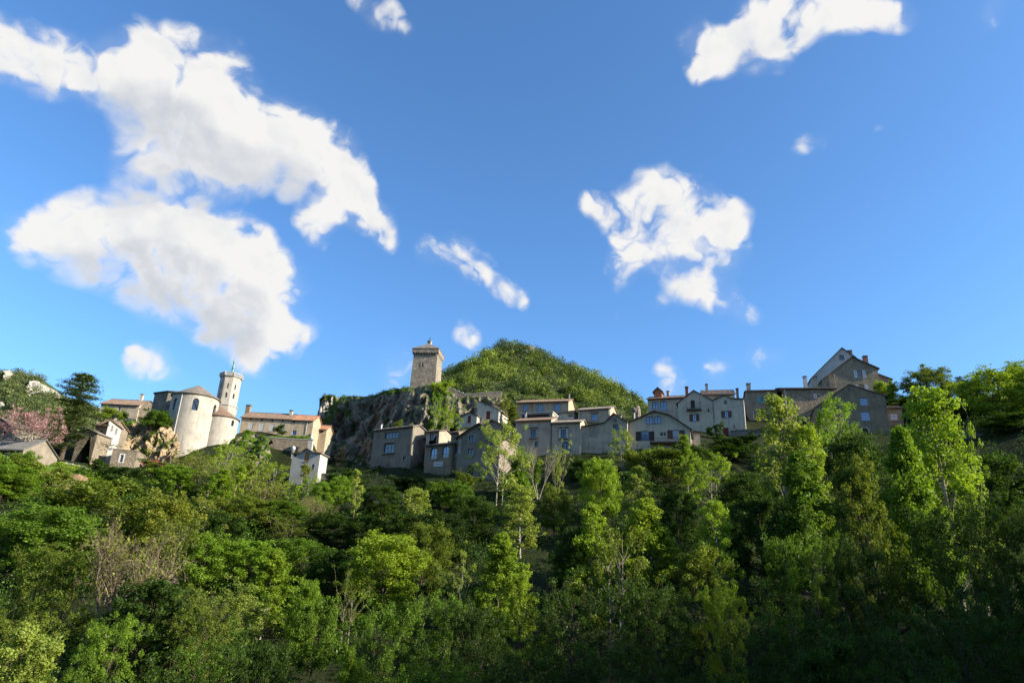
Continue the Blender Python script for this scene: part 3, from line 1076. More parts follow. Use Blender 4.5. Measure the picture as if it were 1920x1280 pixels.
    for kind, pts, opt in todo:
        u0, u1 = min(p[0] for p in pts), max(p[0] for p in pts)
        z0, z1 = min(p[1] for p in pts), max(p[1] for p in pts)
        wd = u1 - u0
        if kind in ('win', 'arch', 'open'):
            make_window(root, pts, opt)
            if kind == 'open' or opt.get('shut'):
                sw = opt.get('sw', wd / 2)
                sm = opt.get('shut', 'wood_grey')
                zt = z1 - (wd / 2 * opt.get('arch', 0)) * .55
                if 'L' in opt.get('sides', 'LR'):
                    shutter_leaf(root, u0 - sw - .02, u0 - .02, z0, zt, sm)
                if 'R' in opt.get('sides', 'LR'):
                    shutter_leaf(root, u1 + .02, u1 + sw + .02, z0, zt, sm)
        elif kind == 'closed':
            c = (u0 + u1) / 2
            sm = opt.get('shut', 'wood_white')
            shutter_leaf(root, u0 + .01, c - .012, z0 + .01, z1 - .01, sm, .05, .1)
            shutter_leaf(root, c + .012, u1 - .01, z0 + .01, z1 - .01, sm, .05, .1)
            b = MB().box(u0, u1, .2, .26, z0, z1).build('window', 'wood_dark', root)
            if opt.get('sill', True):
                MB().box(u0 - .08, u1 + .08, -.08, .03, z0 - .1, z0 - .005).build('sill', 'stone_trim', b)
        elif kind == 'door':
            mb = MB()
            prism(mb, pts, .12, .2)
            for q in (.25, .5, .75):
                mb.box(u0 + wd * q - .012, u0 + wd * q + .012, .105, .121, z0 + .05, z0 + (z1 - z0) * (.75 if opt.get('arch') else .96))
            d = mb.build('door', opt.get('mat', 'wood_brown'), root)
            MB().box(u1 - .22, u1 - .14, .06, .121, z0 + .95, z0 + 1.08).build('handle', 'dark_metal', d)
        elif kind == 'dark':         # an unglazed opening; a dark panel stands in for the unlit room
            mb = MB()
            prism(mb, pts, .3, .36)
            mb.build('opening', 'wood_dark', root)  # dark panel standing in for the unlit room
        if opt.get('surround'):
            sw = opt['surround']
            out = arch_pts(u0 - sw, u1 + sw, z0 - sw * .6, z1 + sw, opt.get('arch', 0.0))
            mb = MB()
            frame_ring(mb, out, pts, -.05, -.004)
            mb.build('surround', opt.get('smat', 'stone_trim'), root)
        if opt.get('hood'):
            MB().box(u0 - .3, u1 + .3, -.28, -.002, z1 + .28, z1 + .42).build('hood', opt.get('hmat', 'stone_dark'), root)
        if opt.get('ledge'):
            MB().box(u0 - .3, u1 + .3, -.3, -.002, z0 - .32, z0 - .16).build('ledge', 'stone_dark', root)
    for c in chims:
        chimney(root, fr, zb, *c)
    for p in pipes:
        (xa, ya), (xb, yb) = p[:2]
        ua, za = fr.uz(xa, ya)
        ub, z2 = fr.uz(xb, yb)
        MB().tube([(ua, -.12, za - zb), (ua, -.12, z2 - zb)], p[3] if len(p) > 3 else .06, 7).build('downpipe', p[2] if len(p) > 2 else 'white_pipe', root)
    return root, fr, zb

# ------------------------------------------------------------------ the keep
def build_keep():
    Y, psi = 178, math.radians(-7)
    fr = Frame((766, 738), Y, psi)
    W = fr.uz(816.5, 722)[0]
    D = W * 0.98
    zc = fr.uz(794, 663)[1]          # underside of the parapet
    zp = fr.uz(796, 653)[1]          # top of the parapet
    zb = -4.0
    root = tag(empty('keep_tower', fr.o + Vector((0, 0, zb)), psi), 'square medieval stone keep with corbelled parapet on top of the cliff', 'tower')
    zc, zp = zc - zb, zp - zb
    bt = 0.30                        # the walls lean in a little
    u0, u1, z0, z1 = 0, 0, 0, 0
    xw, yw = 792, 683
    wu = fr.uz(xw, yw)[0]
    wz = fr.uz(xw, yw)[1] - zb
    hole = arch_pts(wu - .22, wu + .22, wz - .5, wz + .5)
    mb = MB()
    out = [(-bt * .2, 0), (W + bt * .2, 0), (W - bt, zc), (bt, zc)]
    wall_poly(mb, out, [hole], 0, .3)
    wmb = mb
    wmb.v = [(x, y + (z / zc) * bt if y < .01 else y, z) for (x, y, z) in wmb.v]
    a = [(-bt * .2, 0, 0), (W + bt * .2, 0, 0), (W + bt * .2, D, 0), (-bt * .2, D, 0)]
    b = [(bt, bt, zc), (W - bt, bt, zc), (W - bt, D - bt, zc), (bt, D - bt, zc)]
    wmb.add(a + b, [(1, 2, 6, 5), (2, 3, 7, 6), (3, 0, 4, 7), (4, 5, 6, 7)])
    wmb.build('wall', 'rubble_keep', root)
    wm = MB()
    prism(wm, hole, .34, .4)
    wm.v = [(x, y + (wz / zc) * bt, z) for (x, y, z) in wm.v]
    wm.build('window', 'wood_dark', root)
    MB().box(wu - .5, wu - .24, bt * .75 - .06, bt * .75 + .1, wz - .5, wz + .45).build('window_surround', 'stone_trim', root)
    # parapet carried on corbels
    ov = 0.42
    p = MB()
    p.box(bt - ov, W - bt + ov, bt - ov, D - bt + ov, zc + .35, zp)
    p.box(bt - ov - .06, W - bt + ov + .06, bt - ov - .06, D - bt + ov + .06, zp - .12, zp + .02)
    p.build('parapet', 'rubble_keep', root)
    n = 9
    for k in range(n):
        for side in range(4):
            q = (k + .5) / n
            cm = MB()
            if side == 0:
                c = bt + (W - 2 * bt) * q
                cm.add([(c - .13, bt - ov + .02, zc + .352), (c + .13, bt - ov + .02, zc + .352), (c + .13, bt + .06, zc + .352), (c - .13, bt + .06, zc + .352),
                        (c - .13, bt - ov + .02, zc + .16), (c + .13, bt - ov + .02, zc + .16), (c + .13, bt - .02, zc - .45), (c - .13, bt - .02, zc - .45)],
                       [(0, 4, 5, 1), (4, 7, 6, 5), (0, 3, 7, 4), (1, 5, 6, 2)])
            elif side == 1:
                c = bt + (D - 2 * bt) * q
                x = W - bt
                cm.add([(x + ov - .02, c - .13, zc + .352), (x + ov - .02, c + .13, zc + .352), (x - .06, c + .13, zc + .352), (x - .06, c - .13, zc + .352),
                        (x + ov - .02, c - .13, zc + .16), (x + ov - .02, c + .13, zc + .16), (x + .02, c + .13, zc - .45), (x + .02, c - .13, zc - .45)],
                       [(0, 4, 5, 1), (4, 7, 6, 5), (0, 3, 7, 4), (1, 5, 6, 2)])
            elif side == 2:
                c = bt + (D - 2 * bt) * q
                x = bt
                cm.add([(x - ov + .02, c - .13, zc + .352), (x - ov + .02, c + .13, zc + .352), (x + .06, c + .13, zc + .352), (x + .06, c - .13, zc + .352),
                        (x - ov + .02, c - .13, zc + .16), (x - ov + .02, c + .13, zc + .16), (x - .02, c + .13, zc - .45), (x - .02, c - .13, zc - .45)],
                       [(0, 1, 5, 4), (4, 5, 6, 7), (0, 4, 7, 3), (1, 2, 6, 5)])
            else:
                continue
            cm.build('corbel', 'stone_trim' if side == 1 else 'rubble_keep', root)
    # low pyramid roof, lantern and vane
    cx, cy = W / 2, D / 2
    e = .1
    x0, x1, y0, y1 = bt - ov - e, W - bt + ov + e, bt - ov - e, D - bt + ov + e
    za = fr.uz(803, 646, D / 2)[1] - zb
    r = MB()
    r.add([(x0, y0, zp + .05), (x1, y0, zp + .05), (x1, y1, zp + .05), (x0, y1, zp + .05), (cx, cy, za + .3),
           (x0, y0, zp - .06), (x1, y0, zp - .06), (x1, y1, zp - .06), (x0, y1, zp - .06)],
          [(0, 1, 4), (1, 2, 4), (2, 3, 4), (3, 0, 4), (5, 6, 1, 0), (6, 7, 2, 1), (7, 8, 3, 2), (8, 5, 0, 3), (8, 7, 6, 5)])
    r.build('roof', 'tile_grey', root)
    zl = fr.uz(803, 640, D / 2)[1] - zb
    t = MB().box(cx - .5, cx + .5, cy - .5, cy + .5, za - .5, zl)
    t.box(cx - .62, cx + .62, cy - .62, cy + .62, zl + .002, zl + .14)
    tt = t.build('lantern', 'plaster_cream', root)
    MB().box(cx - .2, cx + .2, cy - .53, cy - .49, zl - .75, zl - .15).build('opening', 'wood_dark', tt)  # dark panel on the face stands in for an unlit opening
    zv = fr.uz(804, 632, D / 2)[1] - zb
    v = MB().tube([(cx, cy, zl), (cx, cy, zv)], .035, 5)
    v.lathe([(.02, zl + .62), (.16, zl + .72), (.16, zl + .86), (.02, zl + .95)], 8, cx, cy)
    v.box(cx - .22, cx + .22, cy - .015, cy + .015, zv - .28, zv - .2)
    v.build('weather_vane', 'dark_metal', root)


build_keep()


# ------------------------------------------------------------------ the church
def round_wall(root, name, c, R, z0, z1, mat, holes=(), n=64, octo=None, parent_z=0):
    """drum wall around c with arched openings; holes: (angle from the camera side, half width, sill, head)"""
    def rad(a):
        if octo is None:
            return R
        k = (a - octo) % (math.pi / 4) - math.pi / 8
        return R * math.cos(math.pi / 8) / math.cos(k)
    ang = set()
    for k in range(n):
        ang.add(round(2 * math.pi * k / n - math.pi, 5))
    if octo is not None:
        for k in range(8):
            a = octo + k * math.pi / 4
            a = (a + math.pi) % (2 * math.pi) - math.pi
            ang.add(round(a, 5))
    ang = sorted(ang)
    spans = []
    for (a, hw, s, h) in holes:
        da = math.asin(min(.9, hw / rad(a)))
        ang = [q for q in ang if not (a - da < q < a + da)]
        ang += [a - da + 2 * da * k / 8 for k in range(9)]
        spans.append((a, da, s, h))
    ang = sorted(ang)
    mb = MB()

    def pt(a, z, r=None):
        q = rad(a) if r is None else r
        return (c[0] + q * math.sin(a), c[1] - q * math.cos(a), z)

    def head(a, sp):
        q = max(-1, min(1, (a - sp[0]) / sp[1]))
        hw = rad(sp[0]) * math.sin(sp[1])
        return sp[3] - hw + hw * math.sqrt(max(0, 1 - q * q))
    m = len(ang)
    for i in range(m):
        a, b = ang[i], ang[(i + 1) % m]
        mid = (a + b) / 2 if b > a else a + .01
        sp = next((s for s in spans if s[0] - s[1] < mid < s[0] + s[1] and b > a), None)
        if sp is None:
            mb.add([pt(a, z0), pt(b, z0), pt(b, z1), pt(a, z1)], [(0, 1, 2, 3)])
        else:
            ha, hb = head(a, sp), head(b, sp)
            mb.add([pt(a, z0), pt(b, z0), pt(b, sp[2]), pt(a, sp[2])], [(0, 1, 2, 3)])
            mb.add([pt(a, ha), pt(b, hb), pt(b, z1), pt(a, z1)], [(0, 1, 2, 3)])
            ri = rad(sp[0]) - .35
            mb.add([pt(a, ha), pt(b, hb), pt(b, hb, ri), pt(a, ha, ri)], [(3, 2, 1, 0)])
            mb.add([pt(a, sp[2]), pt(b, sp[2]), pt(b, sp[2], ri), pt(a, sp[2], ri)], [(0, 1, 2, 3)])
    for sp in spans:
        for q in (-1, 1):
            a = sp[0] + q * sp[1]
            ri = rad(sp[0]) - .35
            mb.add([pt(a, sp[2]), pt(a, head(a, sp)), pt(a, head(a, sp), ri), pt(a, sp[2], ri)], [(0, 1, 2, 3)])
    w = mb.build(name, mat, root)
    for sp in spans:
        ri = rad(sp[0]) - .3
        g = MB()
        k = [sp[0] - sp[1] + 2 * sp[1] * i / 8 for i in range(9)]
        vs = [pt(k[0], sp[2], ri), pt(k[-1], sp[2], ri)] + [pt(a, head(a, sp), ri) for a in k[::-1]]
        g.add(vs, [tuple(range(len(vs)))])
        g.build('pane', 'glass_dark', w)
    return w


def cone_roof(root, c, R, z0, za, mat, n=48, off=(0, 0), octo=None, name='roof'):
    mb = MB()
    k = 8 if octo is not None else n
    st = octo if octo is not None else 0
    lo = [(c[0] + R * math.sin(st + 2 * math.pi * i / k), c[1] - R * math.cos(st + 2 * math.pi * i / k), z0) for i in range(k)]
    un = [(p[0], p[1], z0 - .15) for p in lo]
    ap = (c[0] + off[0], c[1] + off[1], za)
    mb.add(lo + un + [ap], [(i, (i + 1) % k, 2 * k) for i in range(k)] + [(k + i, k + (i + 1) % k, (i + 1) % k, i) for i in range(k)] + [tuple(range(2 * k - 1, k - 1, -1))])
    return mb.build(name, mat, root)


def build_church():
    Yc = 153
    P = at(368.5, 745, Yc)
    s = pxm(P)
    R = 41.0 / s
    az = math.atan2(P.x, P.y)
    zt = at(366, 737.5, Yc - R * .95).z
    zbot = at(366, 850, Yc - R).z - 5
    root = tag(empty('church', (P.x, P.y, zbot), -az), 'pale church with round apse, side chapel and octagonal bell tower crowned by a statue', 'church')
    M = root.matrix_basis.inverted()

    def L(x, y, Y):
        return M @ at(x, y, Y)
    h = zt - zbot

    def zz(x, y, Y):
        return at(x, y, Y).z - zbot
    wz0, wz1 = zz(368, 769, Yc - R), zz(368, 744, Yc - R)
    ang = lambda x: math.asin((x - 368.5) / 41.0)
    a0 = ang(369)
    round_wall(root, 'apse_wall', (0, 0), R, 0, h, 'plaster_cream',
               [(a0, .66, wz0 + .15, wz1 - .15), (ang(335), .6, wz0, wz1 - .3), (ang(403), .6, wz0 - .3, wz1 - .5)], 72)
    ap = L(375.6, 722, Yc)
    cone_roof(root, (0, 0), R + .35, h + .12, ap.z, 'tile_grey', 48, (ap.x * .6, 0), name='apse_roof')
    # downpipe of the apse
    a = ang(345)
    MB().tube([((R + .12) * math.sin(a), -(R + .12) * math.cos(a), h), ((R + .12) * math.sin(a), -(R + .12) * math.cos(a), h - 9.5)], .085, 7).build('downpipe', 'white_pipe', root)
    # choir behind, eight-sided
    c = L(343, 748, 161)
    Rn = 49 / pxm(at(343, 748, 161))
    zn = L(293, 745, 161).z
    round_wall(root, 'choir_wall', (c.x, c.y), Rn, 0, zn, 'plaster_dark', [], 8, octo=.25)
    ra = L(332, 734, 161)
    cone_roof(root, (c.x, c.y), Rn + .4, zn + .1, ra.z, 'slate', 8, (ra.x - c.x, 0), octo=.25, name='choir_roof')
    # side chapel
    c2 = L(414, 785, 156)
    R2 = 32 / pxm(at(414, 785, 156))
    z2 = L(424, 778.5, 156 - R2).z
    aw = math.asin((434.7 - 414) / 32.0)
    zw = zz(434, 790, 156 - R2 * .8)
    round_wall(root, 'chapel_wall', (c2.x, c2.y), R2, 0, z2, 'plaster_cream', [(aw, .38, zw - .7, zw + .7)], 56)
    r2 = L(412, 763, 158)
    cone_roof(root, (c2.x, c2.y), R2 + .3, z2 + .1, r2.z, 'tile_brown', 40, (r2.x - c2.x, 1.2), name='chapel_roof')
    # bell tower
    Yt = 161.5
    c3 = L(430.5, 725, Yt)
    R3 = 19.0 / pxm(at(430.5, 725, Yt))
    zl = L(426, 757, Yt - R3).z
    zp0 = L(432, 704, Yt - R3).z
    zp1 = L(432, 697, Yt - R3).z
    octo = .16
    f0 = octo + math.pi / 8 - math.pi / 4
    hs = []
    for k in (-1, 0, 1):
        a = f0 + k * math.pi / 4
        u = L(426, 722.5, Yt - R3).z
        d = L(423, 739, Yt - R3).z
        hs += [(a, .19, u - .65, u + .65)]
    hs2 = [(f0 + k * math.pi / 4 - 0.0, .25, 0, 0) for k in (-1, 0, 1)]
    zmid = (L(426, 722.5, Yt - R3).z + L(423, 739, Yt - R3).z) / 2
    lowc = L(423, 739, Yt - R3).z
    tw = round_wall(root, 'tower_wall', (c3.x, c3.y), R3, zmid, zp0, 'plaster_cream', hs, 8, octo=octo)
    round_wall(root, 'tower_wall', (c3.x, c3.y), R3, zl, zmid, 'plaster_cream', [(f0 + k * math.pi / 4, .26, lowc - .65, lowc + .6) for k in (-1, 0, 1)], 8, octo=octo)
    round_wall(root, 'tower_base', (c3.x, c3.y), R3 + .22, 0, zl - .25, 'plaster_cream', [], 8, octo=octo)
    for (za, zb2, rr, nm, mt) in ((zl - .25, zl + .02, R3 + .36, 'string_course', 'stone_trim'), (zp0 - .02, zp0 + .2, R3 + .3, 'cornice', 'stone_trim')):
        mb = MB()
        ring = [(c3.x + rr * math.sin(octo + k * math.pi / 4), c3.y - rr * math.cos(octo + k * math.pi / 4)) for k in range(8)]
        mb.add([(x, y, za) for x, y in ring] + [(x, y, zb2) for x, y in ring],
               [(k, (k + 1) % 8, 8 + (k + 1) % 8, 8 + k) for k in range(8)] + [tuple(range(7, -1, -1)), tuple(range(8, 16))])
        mb.build(nm, mt, root)
    # pierced balustrade: rail, eight posts and little arches between
    rr = R3 + .22
    ring = [Vector((c3.x + rr * math.sin(octo + k * math.pi / 4), c3.y - rr * math.cos(octo + k * math.pi / 4), 0)) for k in range(8)]
    bal = MB()
    for k in range(8):
        a, b = ring[k], ring[(k + 1) % 8]
        d = (b - a).normalized()
        nn = Vector((d.y, -d.x, 0))
        bal.add([tuple(q + nn * w + Vector((0, 0, z))) for z in (zp1 - .2, zp1) for q, w in ((a, -.1), (b, -.1), (b, .12), (a, .12))],
                [(0, 1, 2, 3), (7, 6, 5, 4), (0, 4, 5, 1), (1, 5, 6, 2), (2, 6, 7, 3), (3, 7, 4, 0)])
        for j in range(5):
            q = a + (b - a) * ((j + .5) / 5)
            bal.box(q.x - .1, q.x + .1, q.y - .1, q.y + .1, zp0 + .2, zp1 - .2)
    bal.build('balustrade', 'stone_trim', root)
    for k in range(8):
        q = ring[k]
        MB().box(q.x - .15, q.x + .15, q.y - .15, q.y + .15, zp0 + .2, zp1 + .18).build('baluster_post', 'stone_trim', root)
    cone_roof(root, (c3.x, c3.y), R3, zp0 + .1, zp1 + .9, 'slate', 8, octo=octo, name='tower_roof')
    # statue on its pedestal
    z0 = zp1 + .3
    z1 = L(435, 673.5, Yt).z
    hh = z1 - z0
    pd = MB().lathe([(.55, z0 - .2), (.5, z0 + .1), (.3, z0 + .18), (.28, z0 + hh * .3), (.36, z0 + hh * .33)], 8, c3.x, c3.y)
    pd.build('pedestal', 'copper_green', root)
    b0 = z0 + hh * .33
    H = z1 - b0
    st = MB()
    st.lathe([(.30, b0), (.27, b0 + H * .2), (.2, b0 + H * .45), (.22, b0 + H * .6), (.25, b0 + H * .74), (.2, b0 + H * .8), (.08, b0 + H * .83), (.12, b0 + H * .87), (.13, b0 + H * .92), (.09, b0 + H * .97), (.02, b0 + H)], 10, c3.x, c3.y)
    for sx in (-1, 1):
        st.tube([(c3.x + sx * .22, c3.y, b0 + H * .77), (c3.x + sx * .27, c3.y - .08, b0 + H * .62), (c3.x + sx * .12, c3.y - .26, b0 + H * .6)], [.075, .065, .04], 6)
    st.build('statue', 'copper_green', root, True)


build_church()

# ------------------------------------------------------------------ houses of the village, left to right
WB = dict(glass='glass_blue', frame='wood_grey')
WD = dict(glass='glass_dark', frame='wood_brown')

house('long low tile roof with one chimney above the cedar, left of the church', [(190, 757), (262, 759)], 178, 2, [(200, 790), (262, 792)], 'plaster_beige', 'tile_brown', 'eave', 9, .5,
      wins=[('win', 202, 762, 206, 768, WD), ('win', 222, 763, 226, 769, WD)], chims=[(265, 739, 748, 5, 4.5, 'plaster_pale')])
house('ruined stone barn gable with dark roof between tile roof and church', [(262, 766), (272, 757), (283, 752), (292, 761)], 170, 20, [(264, 790), (292, 792)], 'rubble_tan', 'tile_dark', 'poly', 6,
      wins=[('dark', 277, 764, 280, 769)], over=.15, ends=(.15, .15))
house('sunlit cream house with two narrow shuttered windows below the cedar', [(205, 790), (209, 788.5), (228, 803)], 136.3, 46, [(202, 832), (228, 830)], 'plaster_white', 'tile_brown', 'poly', 7.5,
      wins=[('closed', 208, 797, 212, 808, dict(shut='wood_grey')), ('closed', 216, 803, 220, 813, dict(shut='wood_grey')), ('closed', 205, 824, 209, 832, dict(shut='wood_grey'))], name='village_house')
house('beige stone wing joined to the sunlit cream house', [(180, 800), (205, 794)], 137, -8, [(182, 838), (204, 840)], 'rubble_tan', 'tile_brown', 'eave', 6, .5, wins=[('win', 188, 806, 192, 813, WD)], chims=[(213, 783, 789, 6, 4, 'plaster_cream')])
house('small barn with red-brown plank door beside the beige wing', [(150, 803), (160, 801), (183, 812)], 133, -4, [(152, 832), (182, 832)], 'rubble_tan', 'tile_grey', 'poly', 6,
      wins=[('door', 171, 813, 181, 828, dict(mat='wood_red'))], name='barn', cat='barn')
house('flat-topped tan stone house with one white-framed window below the rock', [(212, 842), (258, 846)], 134, 12, [(208, 882), (252, 884)], 'rubble_tan', 'tile_grey', 'poly', 7,
      wins=[('win', 225, 852, 231, 866, dict(glass='glass_dark', frame='wood_white', surround=.22, smat='white_paint', sill=False))], over=.05, ends=(.05, .05))
house('grey slate-roofed house with an ochre verge at the left edge', [(-30, 802), (0, 783), (27, 800)], 122, -4, [(-30, 850), (27, 850)], 'plaster_dark', 'tile_dark', 'poly', 9,
      wins=[('win', 6, 806, 12, 816, WD)], over=.5)
house('low slate lean-to in front of the slate-roofed house', [(-30, 846), (46, 838)], 116, -6, [(-30, 862), (46, 862)], 'plaster_dark', 'slate', 'eave', 8, .62, wins=[('win', 2, 848, 7, 855, WD)])

# long house beside the church
lh, lfr, lzb = house('long two-storey house with four pale shutters beside the church', [(453.5, 781.5), (547, 786.5)], 166, 0, [(452, 808), (547, 818)], 'plaster_beige', 'tile_brown', 'eave', 8.5, .5,
      wins=[('closed', 465, 791, 474, 806, dict(shut='wood_white')), ('closed', 485.5, 793, 494.5, 808, dict(shut='wood_white')), ('closed', 505, 794, 514, 808, dict(shut='wood_white')), ('closed', 524, 795, 533, 809, dict(shut='wood_white')),
            ('win', 469, 783, 473, 787, dict(glass='glass_dark', sill=False)), ('win', 490, 785, 494, 789, dict(glass='glass_dark', sill=False)), ('win', 509, 786, 513, 790, dict(glass='glass_dark', sill=False)), ('win', 528, 787, 532, 791, dict(glass='glass_dark', sill=False))],
      chims=[(464.5, 759.5, 773, 8, 4.2, 'plaster_brown'), (545, 769, 780, 5.5, 3.6, 'plaster_cream')], ends=(.3, 0))
house('orange-tiled house end with lit gable wall joined to the long house', [(547.4, 786.6), (588, 789)], 166, 0, [(547, 818), (588, 818)], 'plaster_beige', 'tile_orange', 'eave', 8.5, .5,
      wins=[('win', 545.5 + 3, 788.5, 554, 793.5, dict(glass='glass_dark')), ('win', 543 + 5, 806.5, 556, 815, dict(glass='glass_blue', frame='wood_blue', bars=2))], pipes=[((577, 789), (577, 814), 'white_pipe', .05)], ends=(0, .25))
house('little orange-tiled shed right of the long house', [(597, 805), (613, 804)], 172, -4, [(597, 814), (613, 814)], 'plaster_beige', 'tile_orange', 'eave', 5, .55, wins=[('dark', 600, 806, 606, 811)], name='shed', cat='shed')


# terrace wall with two ball-topped pillars
def wall_thing(name, label, cat, pts, Y, psi, h_px, mat, th=.6, cope='stone_trim'):
    fr = Frame(pts[0], Y, math.radians(psi))
    T = [fr.uz(*p) for p in pts]
    zb = min(z for _, z in T) - h_px
    root = tag(empty(name, fr.o + Vector((0, 0, zb)), math.radians(psi)), label, cat)
    mb = MB()
    for (a, b) in zip(T[:-1], T[1:]):
        mb.add([(a[0], 0, 0), (b[0], 0, 0), (b[0], 0, b[1] - zb), (a[0], 0, a[1] - zb), (a[0], th, 0), (b[0], th, 0), (b[0], th, b[1] - zb), (a[0], th, a[1] - zb)],
               [(0, 1, 2, 3), (5, 4, 7, 6), (3, 2, 6, 7), (4, 0, 3, 7), (1, 5, 6, 2)])
    mb.build('wall', mat, root)
    if cope:
        n = max(3, int(T[-1][0] / 1.1))
        rnd = random.Random(5)
        for k in range(n):
            u0, u1 = T[-1][0] * k / n, T[-1][0] * (k + 1) / n
            def zat(u):
                for a, b in zip(T[:-1], T[1:]):
                    if u <= b[0] + 1e-6:
                        return a[1] + (b[1] - a[1]) * (u - a[0]) / (b[0] - a[0])
                return T[-1][1]
            z = zat((u0 + u1) / 2) - zb
            hh = .1 + rnd.random() * .09
            MB().box(u0 + .02, u1 - .02, -.06, th + .06, z + .003 - .06, z + hh).build('coping_stone', cope, root)
    return root, fr, zb


wall_thing('terrace_wall', 'sunlit rubble terrace wall below the long house', 'wall', [(494, 819), (535, 822), (580, 824)], 160, 0, 11, 'rubble_tan', .9, 'stone_trim')


def pillar(label, x, yt, yb, Y, wpx, ball):
    P, B = at(x, yt, Y), at(x, yb, Y)
    s = pxm(P)
    r = wpx / s / 2
    root = tag(empty('gate_pillar', (P.x, P.y, B.z)), label, 'pillar')
    h = P.z - B.z
    MB().box(-r, r, -r, r, 0, h - .35).build('shaft', 'plaster_white', root)
    MB().box(-r - .1, r + .1, -r - .1, r + .1, h - .348, h - .2).build('capital', 'stone_trim', root)
    MB().lathe([(.05, h - .22), (ball * .7, h - .12), (ball, h + ball * .5), (ball * .75, h + ball * 1.2), (.04, h + ball * 1.6)], 14).build('ball', 'white_paint', root, True)


pillar('white pillar topped by a ball at the right end of the terrace wall', 584, 822, 850, 158.5, 8, .42)
pillar('thin white post topped by a ball left of the small white house roof', 550, 842, 860, 131, 3, .4)

wh, wfr, wzb = house('small white house with orange attic shutter below the terrace', [(549, 850), (563, 849.5), (576, 841), (588, 848.5), (601, 850)], 127, -8, [(541, 908), (597, 902)], 'plaster_white', 'tile_grey', 'poly', 3.6,
      wins=[('closed', 571, 847.5, 580, 864.5, dict(shut='wood_orange')), ('win', 552, 851, 556, 856.5, dict(glass='glass_dark', sill=False)), ('win', 584, 870, 589, 879, dict(glass='glass_blue', frame='wood_blue')),
            ('arch', 566, 894, 577, 908, dict(glass='glass_dark', sill=False))], name='village_house')
wall_thing('garden_wall', 'low grey garden wall right of the small white house', 'wall', [(598, 888), (640, 890)], 128, -8, 5, 'rubble_grey', .5, 'stone_dark')
wall_thing('garden_wall', 'grey retaining wall on the dark bank below the pale house', 'wall', [(690, 921), (730, 924), (756, 926)], 112, -10, 5, 'rubble_grey', .6, None)
wall_thing('garden_wall', 'pale dry-stone wall along the green terrace under the cedar', 'wall', [(112, 866), (150, 874), (182, 884)], 125.5, 6, 3, 'rubble_tan', .5, 'stone_trim')
wall_thing('garden_wall', 'grey wall below the gable house with the arched window', 'wall', [(1012, 880), (1046, 879), (1096, 874)], 127, -18, 5, 'rubble_grey', .6, None)
wall_thing('garden_wall', 'low dark wall in front of the red door of the twin-gabled house', 'wall', [(1369, 808), (1400, 806), (1425, 807)], 143, -18, 4, 'rubble_grey', .5, 'stone_dark')
wall_thing('garden_wall', 'pale wall edge along the wooded bank at far right', 'wall', [(1805, 811), (1860, 812), (1925, 810)], 129, -8, 3, 'rubble_grey', .5, None)
wall_thing('parapet_wall', 'thin pale parapet on the rock shelf right of the keep', 'wall', [(838, 724), (855, 732), (872, 739), (905, 737), (941, 734)], 171, -6, 1.6, 'rubble_tan', .4, 'stone_trim')

# centre
house('grey house with wide attic window row under the cliff', [(702, 807), (775, 799)], 139, -32, [(698, 880), (784, 862)], 'plaster_dark', 'tile_grey', 'eave', 3.6, .3,
      wins=[('win', 722, 810.5, 747, 821, dict(glass='glass_dark', frame='wood_brown', bars=3, sill=False)), ('win', 720, 832, 738.5, 848, dict(glass='glass_dark', frame='wood_dark', bars=2, hood=True, hmat='stone_trim', ledge=True)),
            ('arch', 755.5, 854, 762, 863, dict(glass='glass_dark', surround=.15))],
      chims=[(714.5, 794, 803, 2.6, .9, 'white_pipe')], pipes=[((774, 803), (777, 852), 'dark_metal', .05)], batter=.12)
house('low tile-roofed wing with shuttered window on the pale grey house', [(753, 829), (782, 825)], 137.2, -32, [(753, 866), (783, 862)], 'plaster_dark', 'tile_grey', 'eave', 4, .45,
      wins=[('open', 763.5, 832, 772.5, 842, dict(glass='glass_pale', frame='wood_brown', shut='wood_brown', sw=.42, bars=2))])


def arch_bridge():
    fr = Frame((780, 846), 139, math.radians(-25))
    W = fr.uz(800, 846)[0]
    root = tag(empty('stone_arch', fr.o + Vector((0, 0, -5)), math.radians(-25)), 'small dark stone arch between the pale grey house and the arched-window house', 'arch')
    out = [(0, 0), (0.2, 0)] + [(0.2 + (W - .4) * (.5 - .5 * math.cos(math.pi * k / 10)), 3.4 + 1.1 * math.sin(math.pi * k / 10)) for k in range(11)] + [(W - .2, 0), (W, 0), (W, 5.6), (0, 5.6)]
    mb = MB()
    n = len(out)
    wall_poly(mb, out, [], 0, .3)
    vs = [(p[0], 0, p[1]) for p in out] + [(p[0], 2.5, p[1]) for p in out]
    mb.add(vs, [(i, i + n, (i + 1) % n + n, (i + 1) % n) for i in range(n)])
    mb.build('arch_wall', 'rubble_grey', root)


arch_bridge()

